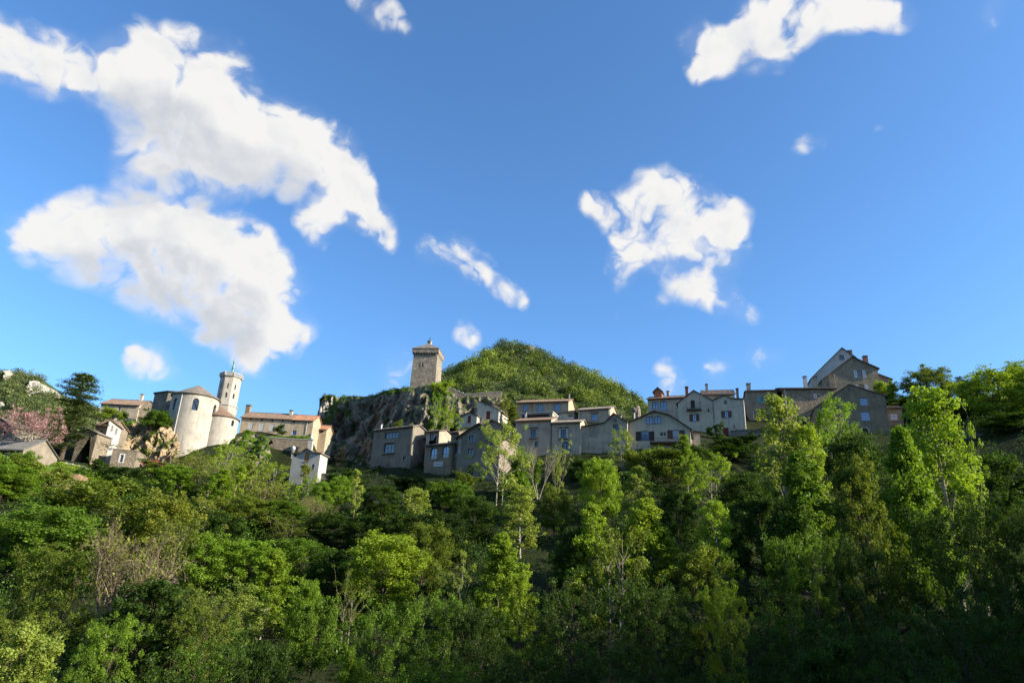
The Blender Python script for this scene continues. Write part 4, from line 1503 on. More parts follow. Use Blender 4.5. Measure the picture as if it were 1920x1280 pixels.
house('grey upper storey with terrace set back above the arched windows', [(800, 810), (824, 808)], 134, -28, [(800, 846), (824, 844)], 'plaster_grey', 'tile_dark', 'eave', 5, .3, wins=[('win', 806, 813, 813, 824, WD), ('dark', 818, 814, 823, 829)])
ab, afr, azb = house('brown house with three blue arched windows and a white sign', [(798.5, 837), (846, 830.5)], 130, -30, [(794, 900), (850, 895)], 'plaster_brown', 'tile_dark', 'eave', 4.2, .25,
      wins=[('arch', 807, 839, 819, 860, dict(glass='glass_blue', frame='wood_blue', rails=(.33,), curtain=.3)), ('arch', 829.5, 835.5, 841.5, 857.5, dict(glass='glass_blue', frame='wood_blue', rails=(.33,), curtain=.3))])
bb, bfr, bzb = house('taller brown bay with one blue arched window left of the GITE letters', [(846.3, 812), (861, 809.5)], 128.6, -30, [(846, 896), (861, 894)], 'plaster_brown', 'tile_dark', 'eave', 5, .3,
      wins=[('arch', 852.5, 834, 860, 856, dict(glass='glass_blue', frame='wood_blue', rails=(.33,), curtain=.3))], ends=(.25, 0))
gh, gfr, gzb = house('grey gabled house with GITE letters on its wall corner', [(859, 820), (899, 794.5), (938, 817)], 127, -24, [(846, 897), (930, 896)], 'plaster_dark', 'tile_dark', 'poly', 8,
      wins=[('win', 879, 816, 890, 827.5, dict(glass='glass_dark', frame='wood_dark', surround=.16)), ('win', 877, 841, 888, 853.5, dict(glass='glass_dark', frame='wood_dark')), ('arch', 897, 801.5, 902.5, 806.5, dict(glass='glass_dark', sill=False, rails=())),
            ('door', 874.5, 872, 887.5, 891, dict(mat='wood_dark', arch=1.0)), ('win', 911, 813, 920, 822, dict(glass='glass_dark', frame='wood_dark')), ('win', 910, 839, 919, 851, dict(glass='glass_dark', frame='wood_dark'))], over=.45, ends=(.5, .3))


# writing on the walls: real letter strokes fixed to the facades
STROKES = {'G': [(.9, .85, .6, 1), (.6, 1, .25, .95), (.25, .95, .08, .6), (.08, .6, .1, .3), (.1, .3, .35, .02), (.35, .02, .7, .02), (.7, .02, .92, .2), (.92, .2, .92, .48), (.92, .48, .55, .48)],
           'I': [(.5, 0, .5, 1)], 'T': [(.5, 0, .5, 1), (.05, 1, .95, 1)], 'E': [(.15, 0, .15, 1), (.15, 1, .9, 1), (.15, .52, .75, .52), (.15, 0, .9, 0)]}


def letter(mb, ch, u, z, w, h, y, t):
    for (a, b, c, d) in STROKES[ch]:
        A, B = Vector((u + a * w, y, z + b * h)), Vector((u + c * w, y, z + d * h))
        dr = (B - A).normalized()
        n = Vector((-dr.z, 0, dr.x)) * t / 2
        A, B = A - dr * t / 2, B + dr * t / 2
        q = [A + n, B + n, B - n, A - n]
        mb.add([tuple(p) for p in q] + [tuple(p + Vector((0, .06, 0))) for p in q], [(0, 1, 2, 3)[::-1], (4, 5, 6, 7), (0, 4, 5, 1), (1, 5, 6, 2), (2, 6, 7, 3), (3, 7, 4, 0)])


def gite_sign():
    for ch, (x0, y0, x1, y1) in zip('GITE', [(860.6, 825, 865, 829.5), (861, 831.5, 864.6, 836), (860, 838.5, 864.4, 843), (859.8, 844, 864, 848.8)]):
        u0 = gfr.uz(x0, (y0 + y1) / 2)[0]
        u1 = gfr.uz(x1, (y0 + y1) / 2)[0]
        za, zb_ = gfr.uz((x0 + x1) / 2, y1)[1], gfr.uz((x0 + x1) / 2, y0)[1]
        mb = MB()
        letter(mb, ch, u0, za - gzb, u1 - u0, zb_ - za, -.09, .11)
        mb.build('letter', 'white_paint', gh)


gite_sign()


def white_sign():
    u0, z1 = afr.uz(814, 868)
    u1, z0 = afr.uz(830, 872)
    u0, u1 = min(u0, u1), max(u0, u1)
    zc = (afr.uz(822, 865)[1] + afr.uz(822, 874)[1]) / 2 - azb
    hh = .42
    s = MB().box(u0, u1, -.06, -.01, zc - hh, zc + hh).build('sign_board', 'white_paint', ab)
    rnd = random.Random(3)
    m = MB()
    u = u0 + .15
    while u < u1 - .25:
        w = .06 + rnd.random() * .05
        m.box(u, u + w, -.068, -.0605, zc - .12, zc + .06 + rnd.random() * .1)
        u += w + .05
    m.build('faded_print', 'wood_grey', s)


white_sign()

house('little dark gable roof between the GITE house and the red-shuttered houses', [(908, 796.5), (923.5, 788), (956, 803)], 134, -20, [(908, 830), (956, 832)], 'plaster_dark', 'tile_dark', 'poly', 5)
house('small pale gable with one red shutter against the rock', [(861, 784), (878.5, 774), (894.5, 779)], 152, -18, [(861, 806), (895, 806)], 'plaster_pale', 'slate', 'poly', 5, wins=[('closed', 877, 779, 883, 792.5, dict(shut='wood_red'))])
house('tall pale house with sloping roof and red shutter under the rock shelf', [(896, 753), (900, 753.5), (935.5, 769)], 153, -20, [(896, 806), (936, 806)], 'plaster_pale', 'tile_grey', 'poly', 7,
      wins=[('closed', 911.5, 770.5, 919, 785.5, dict(shut='wood_red')), ('dark', 909, 758.5, 911, 761.5)], over=.12, ends=(.1, .35))
ph, pfr, pzb = house('peach house with tile roof and three blue windows in front of the hill', [(970, 754.5), (1066, 752)], 166, -16, [(970, 785), (1066, 784)], 'plaster_peach', 'tile_brown', 'eave', 9.5, .36,
      wins=[('win', 981, 758, 988.5, 770, dict(WB, shut='wood_beige', sw=.4)), ('win', 1008.5, 757, 1017, 771, dict(WB, shut='wood_beige', sw=.4)), ('win', 1040, 756.5, 1050, 770, dict(WB, shut='wood_beige', sw=.5))],
      chims=[(1067, 736.5, 748, 2.6, 4.0, 'plaster_cream')], pipes=[((998.5, 754), (998.5, 778), 'wood_brown', .06)], over=.5)
house('loggia with white slab roof below the peach house', [(976, 776), (986, 775.5), (1036, 772.5)], 147, -20, [(976, 792), (1036, 790)], 'plaster_grey', 'white_paint', 'poly', 4,
      wins=[('dark', 979, 778, 984, 784), ('dark', 989, 776.5, 1030, 783)], over=.2, ends=(.1, .2), name='loggia', cat='loggia', chims=[(985, 772, 784, 3, -.4, 'white_pipe')])
house('grey house with long tile roof and hooded window in mid row', [(967, 790), (1034, 786.5)], 133, -20, [(968, 870), (1034, 868)], 'plaster_grey', 'tile_brown', 'eave', 6.5, .36,
      wins=[('win', 995, 805, 1005.5, 819.5, dict(glass='glass_dark', frame='wood_dark', surround=.2, hood=True, ledge=True)), ('win', 1003, 827, 1009, 838, dict(glass='glass_dark', frame='wood_dark', surround=.15))], pipes=[((1033.5, 792), (1033.5, 840), 'stone_dark', .05)], ends=(.3, .1))
house('grey house with ribbed grey tile roof and stone-framed arch below its window', [(1035, 793), (1088, 791)], 130.5, -20, [(1035, 870), (1088, 866)], 'plaster_grey', 'tile_grey', 'eave', 5.5, .36,
      wins=[('win', 1051, 805, 1062, 820, dict(glass='glass_dark', frame='wood_dark', surround=.24, smat='white_paint', hood=True, ledge=True)), ('arch', 1053, 828, 1071, 850, dict(glass='glass_dark', frame='wood_dark', surround=.28, arch=1.0, sill=False))])
house('small plain house with one dark slit window below the peach house', [(1040, 778), (1070, 771.5), (1076, 771)], 151, -22, [(1042, 800), (1076, 798)], 'plaster_pale', 'tile_grey', 'poly', 6, wins=[('win', 1065, 778, 1075, 781, dict(glass='glass_dark', sill=False, hood=True))])
house('plain beige house with dark-lintelled blue window and pale verge', [(1084, 769.5), (1144, 765)], 149, -24, [(1084, 802), (1144, 800)], 'plaster_beige', 'tile_grey', 'eave', 6, .38,
      wins=[('win', 1109, 776, 1120, 787.5, dict(glass='glass_blue', frame='wood_blue', hood=True))], pipes=[((1087, 770), (1087, 784), 'white_pipe', .09), ((1142, 766), (1142, 778), 'white_pipe', .07)])
house('grey gabled house with closed beige double shutters and white downpipe', [(1086, 801), (1133, 793.5), (1151, 775.5), (1176, 792)], 129.5, -20, [(1090, 851), (1176, 852)], 'plaster_grey', 'tile_dark', 'poly', 7,
      wins=[('closed', 1104, 800, 1118.5, 817, dict(shut='wood_beige')), ('closed', 1150.5, 784, 1156.5, 791.5, dict(shut='wood_grey', sill=False)), ('win', 1149, 795.5, 1159, 805.5, dict(glass='glass_dark', frame='wood_dark'))],
      pipes=[((1090, 806), (1090, 849), 'white_pipe', .1)], chims=[(1163, 777, 784, 4, 4, 'plaster_white')], ends=(.35, .1))
kh, kfr, kzb = house('wide low-gabled house with brown shutters and long balcony', [(1176, 793), (1200, 783), (1226, 771.5), (1256, 779), (1294, 804)], 127.5, -16, [(1178, 852), (1290, 848)], 'plaster_pale', 'tile_dark', 'poly', 8,
      wins=[('win', 1211, 781, 1224.5, 794, dict(glass='glass_blue', frame='wood_dark')), ('win', 1226, 780, 1239.5, 793, dict(glass='glass_blue', frame='wood_dark')), ('open', 1202, 807.5, 1217, 826, dict(glass='glass_blue', frame='wood_brown', shut='wood_dark', sw=.95, arch=.3, sill=False)),
            ('win', 1238, 810, 1243, 816.5, dict(glass='glass_dark', sill=False)), ('win', 1244.5, 810, 1248.5, 816.5, dict(glass='glass_dark', sill=False)), ('open', 1261.5, 805, 1273.5, 822, dict(glass='glass_pale', frame='white_paint', shut='wood_brown', sw=.95, arch=.35, bars=3, rails=(.25, .5, .75)))], over=.45, ends=(.35, .4))


def balcony(root, fr, zb, x0, x1, ys, yr, dep, mat, posts=9, thick=.2, label=None):
    u0, u1 = fr.uz(x0, ys)[0], fr.uz(x1, ys)[0]
    xm = (x0 + x1) / 2
    z0, z1 = fr.uz(xm, ys)[1] - zb, fr.uz(xm, yr)[1] - zb
    b = MB().box(u0, u1, -dep, -.004, z0 - thick, z0).build('balcony', mat, root)
    for k in range(posts):
        u = u0 + .05 + (u1 - u0 - .1) * k / (posts - 1)
        MB().box(u - .018, u + .018, -dep + .03, -dep + .066, z0, z1).build('baluster', 'dark_metal', b)
    r = MB().box(u0, u1, -dep + .02, -dep + .075, z1, z1 + .05)
    for u in (u0, u1 - .045):
        r.box(u, u + .045, -dep + .0755, -.01, z1, z1 + .05)
    r.build('rail', 'dark_metal', b)


balcony(kh, kfr, kzb, 1219, 1277, 829.5, 822.5, 1.0, 'wood_brown', 22, .3)
house('small lean-to with blue door at the right foot of the wide-gabled house', [(1281, 808), (1312, 812)], 131, -14, [(1281, 842), (1312, 838)], 'plaster_pale', 'tile_dark', 'poly', 4, wins=[('door', 1292.5, 811.5, 1300, 824, dict(mat='wood_blue'))], over=.3)

dh, dfr, dzb = house('grey house with wooden roof dormer behind the wide-gabled house', [(1214, 748), (1284, 744.5)], 158, -20, [(1214, 790), (1284, 785)], 'plaster_grey', 'tile_brown', 'eave', 8, .34,
      wins=[('win', 1223, 754, 1234.5, 767, dict(glass='glass_blue', frame='wood_dark')), ('win', 1238.5, 752.5, 1250, 769, dict(glass='glass_blue', frame='wood_dark'))], chims=[(1288, 725, 737, 5.5, 3.2, 'brick_red'), (1252.5, 733, 741, 4.5, 3.2, 'plaster_cream')], over=.45, pipes=[((1271, 750), (1271, 782), 'plaster_pale', .08)])


def dormer():
    u0, z0 = dfr.uz(1226.5, 745, 1.2)
    u1, _ = dfr.uz(1241, 744, 1.2)
    zt = dfr.uz(1233, 727, 1.2)[1] - dzb
    ze = dfr.uz(1226, 734, 1.2)[1] - dzb
    z0 -= dzb + .8
    c = (u0 + u1) / 2
    mb = MB()
    pts = [(u0, z0), (u1, z0), (u1, ze), (c, zt), (u0, ze)]
    prism(mb, pts, 1.2, 4.2)
    d = mb.build('dormer', 'wood_cedar', dh)
    r = MB()
    for (a, b, o) in (((u0 - .35, ze - .22), (c, zt + .05), 0), ((c, zt + .05), (u1 + .35, ze - .22), 1)):
        r.slab([(a[0], .85, a[1] + .12), (b[0], .85, b[1] + .12), (b[0], 4.4, b[1] + .12), (a[0], 4.4, a[1] + .12)], .12)
    r.build('dormer_roof', 'tile_dark', d)


dormer()

mh, mfr, mzb = house('pale twin-gabled house with small balcony and red door', [(1271, 755), (1300.5, 732.5), (1336, 751), (1359, 741), (1371, 747.5), (1394.5, 748.5)], 147, -20, [(1273, 812), (1398, 816)], 'plaster_pale', 'tile_dark', 'poly', 8,
      wins=[('door', 1295, 750, 1303, 766, dict(mat='wood_dark')), ('open', 1298.5, 776, 1305.5, 789.5, dict(glass='glass_pale', frame='wood_blue', shut='wood_brown', sw=.62)), ('closed', 1357, 750.5, 1363.5, 757.5, dict(shut='wood_grey', sill=False)),
            ('open', 1358.5, 770, 1365.5, 782.5, dict(glass='glass_pale', frame='wood_blue', shut='wood_brown', sw=.66)), ('door', 1355, 801.5, 1366, 818, dict(mat='wood_red', hood=False))],
      pipes=[((1336.5, 752), (1336.5, 792), 'stone_dark', .07), ((1394, 750), (1394, 806), 'white_pipe', .07)], ends=(.4, .15))
balcony(mh, mfr, mzb, 1287.5, 1315.5, 767, 757, .9, 'stone_dark', 12, .3)


def wall_lantern(root, fr, zb, x, y):
    u, z = fr.uz(x, y)
    z -= zb
    m = MB().tube([(u, -.02, z + .3), (u, -.35, z + .42), (u, -.4, z + .3)], .03, 5)
    m.lathe([(.05, z + .3), (.2, z + .22), (.17, z - .2), (.1, z - .32)], 6, u, -.4)
    m.build('wall_lantern', 'dark_metal', root)


wall_lantern(mh, mfr, mzb, 1328.5, 769.5)
wall_lantern(mh, mfr, mzb, 1378.5, 800)
wall_lantern(kh, kfr, kzb, 1263, 838)
house('dark-roofed house showing only its roof behind the twin gables', [(1317, 741), (1377, 737)], 166, -14, [(1317, 775), (1377, 775)], 'plaster_beige', 'tile_dark', 'eave', 8, .5, chims=[(1325.5, 720, 737, 4.5, 1.5, 'plaster_grey'), (1383, 728, 742, 4.5, 2, 'stone_dark')])
house('brown house with turquoise shutters behind the tall poplars', [(1400, 733), (1457, 731.5)], 153, -14, [(1403, 810), (1457, 808)], 'plaster_dark', 'tile_dark', 'eave', 7, .2, over=.3,
      wins=[('open', 1427, 744, 1443, 755, dict(glass='glass_dark', frame='wood_turquoise', shut='wood_turquoise', sw=.75))], chims=[(1404, 719, 732, 7, 1.0, 'plaster_grey')], pipes=[((1412, 770), (1412, 800), 'white_pipe', .06)])
house('brown stone house with long dark roof and tall white chimney', [(1468.5, 728), (1569, 728)], 150, -10, [(1470, 815), (1568, 812)], 'rubble_brown', 'tile_dark', 'eave', 8, .26,
      wins=[('win', 1525, 735.5, 1533, 746.5, dict(glass='glass_blue', frame='wood_grey'))], chims=[(1511, 705.5, 727, 6, 2.2, 'plaster_white')], pipes=[((1471, 730), (1473, 775), 'white_pipe', .08)], over=.4, ends=(.9, .3))
house('upper brown gabled house with white shutters on the right', [(1541, 712), (1597, 669), (1645, 690)], 172, -12, [(1544, 745), (1642, 745)], 'rubble_brown', 'tile_dark', 'poly', 9,
      wins=[('open', 1607.5, 694, 1616.5, 709, dict(glass='glass_dark', frame='wood_grey', shut='wood_white', sw=.85)), ('open', 1610.5, 721, 1621, 735, dict(glass='glass_dark', frame='wood_dark', shut='wood_white', sw=.75))],
      chims=[(1623.5, 667.5, 682, 7.5, 3, 'brick_red'), (1530, 706, 722, 6, .5, 'plaster_beige')], pipes=[((1563, 700), (1565, 730), 'dark_metal', .06)], over=.4, ends=(.2, .5))
house('brown lower wing right of the white-shuttered gable', [(1640, 699), (1672, 711)], 173.5, -12, [(1642, 745), (1672, 745)], 'rubble_brown', 'tile_dark', 'poly', 8)
house('white steep gable house highest on the right skyline', [(1521, 709), (1546, 684), (1578, 652.5), (1604, 670), (1625, 690)], 184, -14, [(1524, 750), (1620, 750)], 'plaster_white', 'slate', 'poly', 9,
      wins=[('win', 1573.5, 665, 1582.5, 674, dict(glass='glass_dark', frame='wood_brown', bars=0, rails=()))], chims=[(1593.5, 657.5, 668, 8, 3, 'plaster_brown')], over=.4)
house('grey broad-gabled house with arched cellar door below the white shutters', [(1527, 765), (1560, 742), (1592.5, 721), (1658.5, 742)], 142, -18, [(1530, 822), (1668, 820)], 'plaster_brown', 'tile_dark', 'poly', 9,
      wins=[('win', 1612.5, 745, 1627.5, 759.5, dict(glass='glass_blue', frame='wood_white', rails=(.35, .68))), ('win', 1614.5, 771, 1631, 788, dict(glass='glass_blue', frame='wood_white', rails=(.35, .68), ledge=False)), ('door', 1617.5, 802, 1628, 817, dict(mat='wood_dark', arch=1.0, surround=.3)),
            ('win', 1590, 727.5, 1594.5, 732.5, dict(glass='glass_dark', sill=False))], over=.2, ends=(.2, .15), batter=.2)
house('flat dark-roofed annex with white window right of the broad gable', [(1661, 765), (1690, 763)], 141, -14, [(1664, 800), (1690, 798)], 'plaster_brown', 'tile_dark', 'eave', 5, .3, wins=[('win', 1669.5, 774, 1684, 787, dict(glass='glass_blue', frame='wood_white'))])


# conical chimney pot beside the wide gable
def chimney_pot():
    P, B = at(1189, 764, 141), at(1189, 796, 141)
    root = tag(empty('flue_pipe', (P.x, P.y, B.z)), 'white flue pipe with dark cowl between two grey gables', 'chimney')
    h = P.z - B.z
    MB().tube([(0, 0, 0), (0, 0, h - 1.0)], .16, 9).build('pipe', 'white_pipe', root)
    MB().lathe([(.25, h - 1.1), (.55, h - .7), (.55, h - .35), (.2, h)], 10).build('cowl', 'stone_dark', root)
    Q = at(1195, 760, 146)
    r2 = tag(empty('stone_chimney', (Q.x, Q.y, Q.z - 4)), 'rounded sunlit stone stack behind the dark flue cowl', 'chimney')
    MB().lathe([(.75, 0), (.7, 2.6), (.62, 3.4), (.4, 3.85), (.05, 4.0)], 12).build('stack', 'rubble_tan', r2)


chimney_pot()


# ------------------------------------------------------------------ the red car by the rock
def car():
    P = at(290, 869, 139)
    root = tag(empty('parked_car', (P.x, P.y, P.z - .75), math.radians(6)), 'dark red car parked at the foot of the orange rock', 'car')
    prof = [(-2.0, .3), (-2.05, .62), (-1.9, .82), (-1.1, .92), (-.55, 1.38), (.75, 1.4), (1.45, .98), (2.0, .88), (2.05, .55), (1.98, .3)]
    mb = MB()
    n = len(prof)
    vs = []
    for (y, s) in ((-.82, 1), (-.62, 1), (.62, 1), (.82, 1)):
        for (x, z) in prof:
            k = .93 if abs(y) > .7 and z > 1 else 1
            vs.append((x, y * (1 if z < 1 else .88), z * k))
    fs = []
    for j in range(3):
        for i in range(n):
            a, b = j * n + i, j * n + (i + 1) % n
            fs.append((a, b, b + n, a + n))
    fs += [tuple(range(n))[::-1], tuple(range(3 * n, 4 * n))]
    mb.add(vs, fs)
    mb.build('body', 'car_red', root)
    MB().add([(-1.02, -.745, .95), (-.5, -.735, 1.3), (.7, -.735, 1.31), (1.3, -.745, 1.0)], [(0, 3, 2, 1)]).build('side_window', 'glass_dark', root)
    MB().add([(-1.12, -.6, .96), (-1.12, .6, .96), (-.6, .55, 1.36), (-.6, -.55, 1.36)], [(0, 1, 2, 3)]).build('windscreen', 'glass_dark', root)
    MB().add([(1.45, -.6, 1.01), (1.45, .6, 1.01), (.82, .55, 1.40), (.82, -.55, 1.40)], [(3, 2, 1, 0)]).build('rear_window', 'glass_dark', root)
    for x in (-1.3, 1.3):
        for y in (-.8, .8):
            w = MB().tube([(x, y - .1, .32), (x, y + .1, .32)], .32, 14).build('wheel', 'rubber', root)
            MB().tube([(x, y - .115, .32), (x, y + .115, .32)], .18, 10).build('rim', 'white_paint', w)
    for y in (-.55, .55):
        MB().box(-2.075, -2.0, y - .16, y + .16, .6, .76).build('headlight', 'white_paint', root)
        MB().box(2.0, 2.07, y - .16, y + .16, .62, .8).build('tail_light', 'wood_red', root)


car()


def water_tank():
    P = at(27, 853, 117)
    root = tag(empty('water_tank', (P.x, P.y, P.z), math.radians(20)), 'grey cylindrical tank lying in the garden at the left edge', 'tank')
    MB().tube([(-.85, 0, 0), (-.8, 0, 0), (.8, 0, 0), (.85, 0, 0)], [.36, .42, .42, .36], 18).build('drum', 'barrel_grey', root)
    MB().tube([(-.9, 0, 0), (-.851, 0, 0)], .3, 16).build('lid', 'dark_metal', root)
    for x in (-.5, .5):
        MB().box(x - .06, x + .06, -.3, .3, -.75, -.36).build('stand', 'wood_brown', root)


water_tank()

# ------------------------------------------------------------------ plants
def unit(a):
    return a / np.maximum(1e-6, np.linalg.norm(a, axis=1, keepdims=True))


def leaf_quads(c, size, out, rng, flat=0.0, asp=0.62):
    n = len(c)
    nrm = unit(out * 1.1 + rng.normal(size=(n, 3)) * (1 - flat) + np.array([0, 0, 0.35 + 2.5 * flat]))
    a = unit(np.cross(nrm, rng.normal(size=(n, 3))))
    b = np.cross(nrm, a)
    s = np.asarray(size).reshape(-1, 1) * 0.5
    bend = nrm * s * 0.25
    V = np.stack([c - a * s, c + b * s * asp + bend, c + a * s, c - b * s * asp + bend], 1).reshape(-1, 3)
    return V, np.arange(n * 4, dtype=np.int32).reshape(n, 4)


class Tubes:
    def __init__(s):
        s.mb = MB()

    def limb(s, pts, r0, r1, n=5):
        k = len(pts)
        s.mb.tube(pts, [r0 + (r1 - r0) * i / (k - 1) for i in range(k)], n, False)


def curve(p0, d, L, rng, up=0.0, wob=0.12, k=5):
    pts = [Vector(p0)]
    d = Vector(d).normalized()
    for i in range(k):
        d = (d + Vector((0, 0, up / k)) + Vector(rng.normal(size=3) * wob)).normalized()
        pts.append(pts[-1] + d * (L / k))
    return pts


VAR = {}


def gen_tree(key, seed, H=10.0, R=3.6, cb=0.22, shape='round', nl=26, clump=0.75, per=95, leaf=0.27, trunk=0.16, extra=60, el=(0.25, 0.9), bark='bark_brown', stems=1, lmat='leaf', dens=1.0, gap=0.0):
    rng = np.random.default_rng(seed)
    def prof(t):
        if shape == 'round':
            return math.sqrt(max(0.03, 1 - (2 * t - 0.85) ** 2 / 1.35))
        if shape == 'column':
            return (0.55 + 0.6 * t - 1.05 * t * t + 0.12) * 1.1
        if shape == 'cone':
            return max(0.07, (1 - t) ** 0.8) * (0.75 + .25 * min(1, t * 5))
        if shape == 'vase':
            return 0.35 + 0.75 * math.sin(min(1, t * 1.15) * math.pi * 0.62) - 0.35 * max(0, t - .75) * 3
        return 1
    T = Tubes()
    cl = []
    for sidx in range(stems):
        lean = rng.normal(size=2) * (0.03 if stems == 1 else 0.12)
        base = Vector((0, 0, 0)) if stems == 1 else Vector((rng.normal() * R * .18, rng.normal() * R * .18, 0))
        hs = H * (0.95 if stems == 1 else 0.7 + .25 * rng.random())
        tp = [base + Vector((lean[0] * hs * q + 0.12 * R * .3 * math.sin(3 * q + seed), lean[1] * hs * q + .1 * math.cos(4 * q + seed), hs * q)) for q in np.linspace(0, 1, 9)]
        T.limb(tp, trunk / math.sqrt(stems), 0.02, 7)
        m = nl // stems
        for i in range(m):
            t = ((i + 0.5) / m) ** 0.9
            z = H * (cb + (0.97 - cb) * t)
            q = min(.99, z / hs) * 8
            j = min(7, int(q))
            p = tp[j].lerp(tp[j + 1], q - j)
            az = i * 2.39996 + seed + rng.normal() * .35
            rr = R * prof(t) * (0.72 + 0.42 * rng.random())
            e = el[0] + (el[1] - el[0]) * t + rng.normal() * .1
            d = Vector((math.cos(az) * math.cos(e), math.sin(az) * math.cos(e), math.sin(e)))
            L = rr / max(0.35, math.cos(e))
            start = Vector((p.x, p.y, max(0.12 * H, p.z - L * math.sin(e) * .75)))
            pts = curve(start, d, L, rng, 0.25, 0.09)
            T.limb(pts, trunk * 0.42 * (1 - .6 * t), 0.012, 4)
            for f in (0.55, 0.8, 1.0):
                k = f * 5
                j2 = min(4, int(k))
                c = pts[j2].lerp(pts[j2 + 1], k - j2)
                cl.append((c, clump * (0.75 + .6 * rng.random()) * (1.0 if f > .6 else .85)))
                if f > .6:
                    sp = curve(c, rng.normal(size=3) + np.array([d.x, d.y, .6]), L * .33, rng, .2, .15, 3)
                    T.limb(sp, .018, .007, 3)
                    cl.append((sp[-1], clump * (.55 + .5 * rng.random())))
    for i in range(extra):
        t = rng.random() ** .8
        az = rng.random() * 6.283
        rr = R * prof(t) * (.55 + .5 * math.sqrt(rng.random()))
        cl.append((Vector((rr * math.cos(az), rr * math.sin(az), H * (cb + (1 - cb) * t * .98))), clump * (.5 + .6 * rng.random())))
    Vs, tints, sizes, outs = [], [], [], []
    for c, r in cl:
        if rng.random() < gap:
            continue
        n = int(per * (r / clump) ** 2 * dens * (0.7 + .6 * rng.random()))
        if n < 3:
            continue
        u = unit(rng.normal(size=(n, 3)))
        p = u * (r * rng.random((n, 1)) ** 0.45) * np.array([1, 1, 0.8])
        Vs.append(p + np.array(c))
        outs.append(u)
        ct = rng.random()
        tints.append(np.clip(0.15 + .45 * ct + .4 * rng.random(n), 0, 1))
        sizes.append(leaf * (0.75 + 0.5 * rng.random()) * (0.55 + 0.85 * rng.random(n)))
    c, o, s, t = np.concatenate(Vs), np.concatenate(outs), np.concatenate(sizes), np.concatenate(tints)
    c[:, 2] = np.maximum(c[:, 2], 0.05 * H)
    V, Q = leaf_quads(c, s, o, rng)
    zmax = np.percentile(V[:, 2], 99.7)
    rmax = np.percentile(np.hypot(V[:, 0], V[:, 1]), 97)
    VAR[key] = dict(crown=np_mesh('crown', V, Q, lmat, t), trunk=T.mb.mesh('trunk', bark, True), H=zmax, R=rmax)


def gen_conifer(key, seed, H=14.0, R=4.2):
    rng = np.random.default_rng(seed)
    T = Tubes()
    tp = [Vector((.1 * math.sin(q * 5), .1 * math.cos(q * 4), H * q)) for q in np.linspace(0, 1, 9)]
    T.limb(tp, .28, .03, 8)
    Vs, sz, ti, ou = [], [], [], []
    for i in range(64):
        t = (i + .5) / 64
        z = H * (.12 + .86 * t)
        az = i * 2.39996 + rng.normal() * .3
        L = R * (1.0 - .86 * t ** 1.15) * (.45 + .75 * rng.random())
        if t > .5 and t < .62:
            L *= .72
        pts = curve((0, 0, z), (math.cos(az), math.sin(az), .12), L, rng, -.12 + .3 * t, .07, 5)
        T.limb(pts, .07 * (1 - .6 * t), .012, 4)
        for f in np.linspace(.25, 1.0, 7):
            k = f * 5
            j = min(4, int(k))
            c = pts[j].lerp(pts[j + 1], k - j)
            n = int(36 * (1.1 - .3 * f))
            w = .32 + .5 * (1 - f) * L / R * 1.6 + .1
            p = rng.normal(size=(n, 3)) * np.array([w, w, .12]) * .8
            Vs.append(p + np.array(c) + np.array([0, 0, .06]))
            ou.append(np.tile(np.array([[0, 0, 1.0]]), (n, 1)))
            sz.append(.30 * (.6 + .7 * rng.random(n)))
            ti.append(np.clip(.2 + .3 * rng.random() + .5 * rng.random(n), 0, 1))
    c, o, s, t = np.concatenate(Vs), np.concatenate(ou), np.concatenate(sz), np.concatenate(ti)
    V, Q = leaf_quads(c, s, o, rng, .25, .34)
    VAR[key] = dict(crown=np_mesh('crown', V, Q, 'needle', t), trunk=T.mb.mesh('trunk', 'bark_brown', True), H=H, R=R)


def gen_bare(key, seed, H=9.0, spread=0.75, bark='bark_tan', stems=4, leaves=0, depth=4, leaf=.16, thick=.11):
    rng = np.random.default_rng(seed)
    T = Tubes()
    tips = []

    def grow(p, d, L, r, lev):
        pts = curve(p, d, L, rng, .35 if lev < 2 else .15, .1 + .05 * lev, 5 if lev < 2 else 4)
        T.limb(pts, r, r * .45, 6 if lev == 0 else (4 if lev < 3 else 3))
        if lev >= depth:
            tips.append(pts[-1])
            return
        m = (5, 5, 4, 4, 3)[lev]
        dd = (pts[-1] - pts[-2]).normalized()
        for i in range(m):
            f = .35 + .65 * (i + 1) / m
            k = f * (len(pts) - 1)
            j = min(len(pts) - 2, int(k))
            q = pts[j].lerp(pts[j + 1], k - j)
            v = dd + Vector(rng.normal(size=3)) * (.42 + .05 * lev) * spread + Vector((0, 0, .2))
            grow(q, v, L * (.5 + .2 * rng.random()), r * .5, lev + 1)
    for s in range(stems):
        az = 6.283 * s / stems + rng.random()
        e = .35 + .3 * rng.random()
        d = Vector((math.cos(az) * spread * e * 1.6, math.sin(az) * spread * e * 1.6, 1))
        grow(Vector((math.cos(az) * .15, math.sin(az) * .15, 0)), d, H * (.34 + .1 * rng.random()), thick, 0)
    me = T.mb.mesh('trunk', bark, True)
    co = np.array([v.co for v in me.vertices])
    zmax = co[:, 2].max()
    crown = None
    if leaves:
        P = np.array([tuple(t) for t in tips])
        idx = rng.integers(0, len(P), leaves)
        c = P[idx] + rng.normal(size=(leaves, 3)) * .16
        V, Q = leaf_quads(c, leaf * (.6 + .8 * rng.random(leaves)), unit(rng.normal(size=(leaves, 3))), rng)
        crown = np_mesh('crown', V, Q, 'leaf', rng.random(leaves))
    VAR[key] = dict(crown=crown, trunk=me, H=zmax, R=np.percentile(np.hypot(co[:, 0], co[:, 1]), 98))


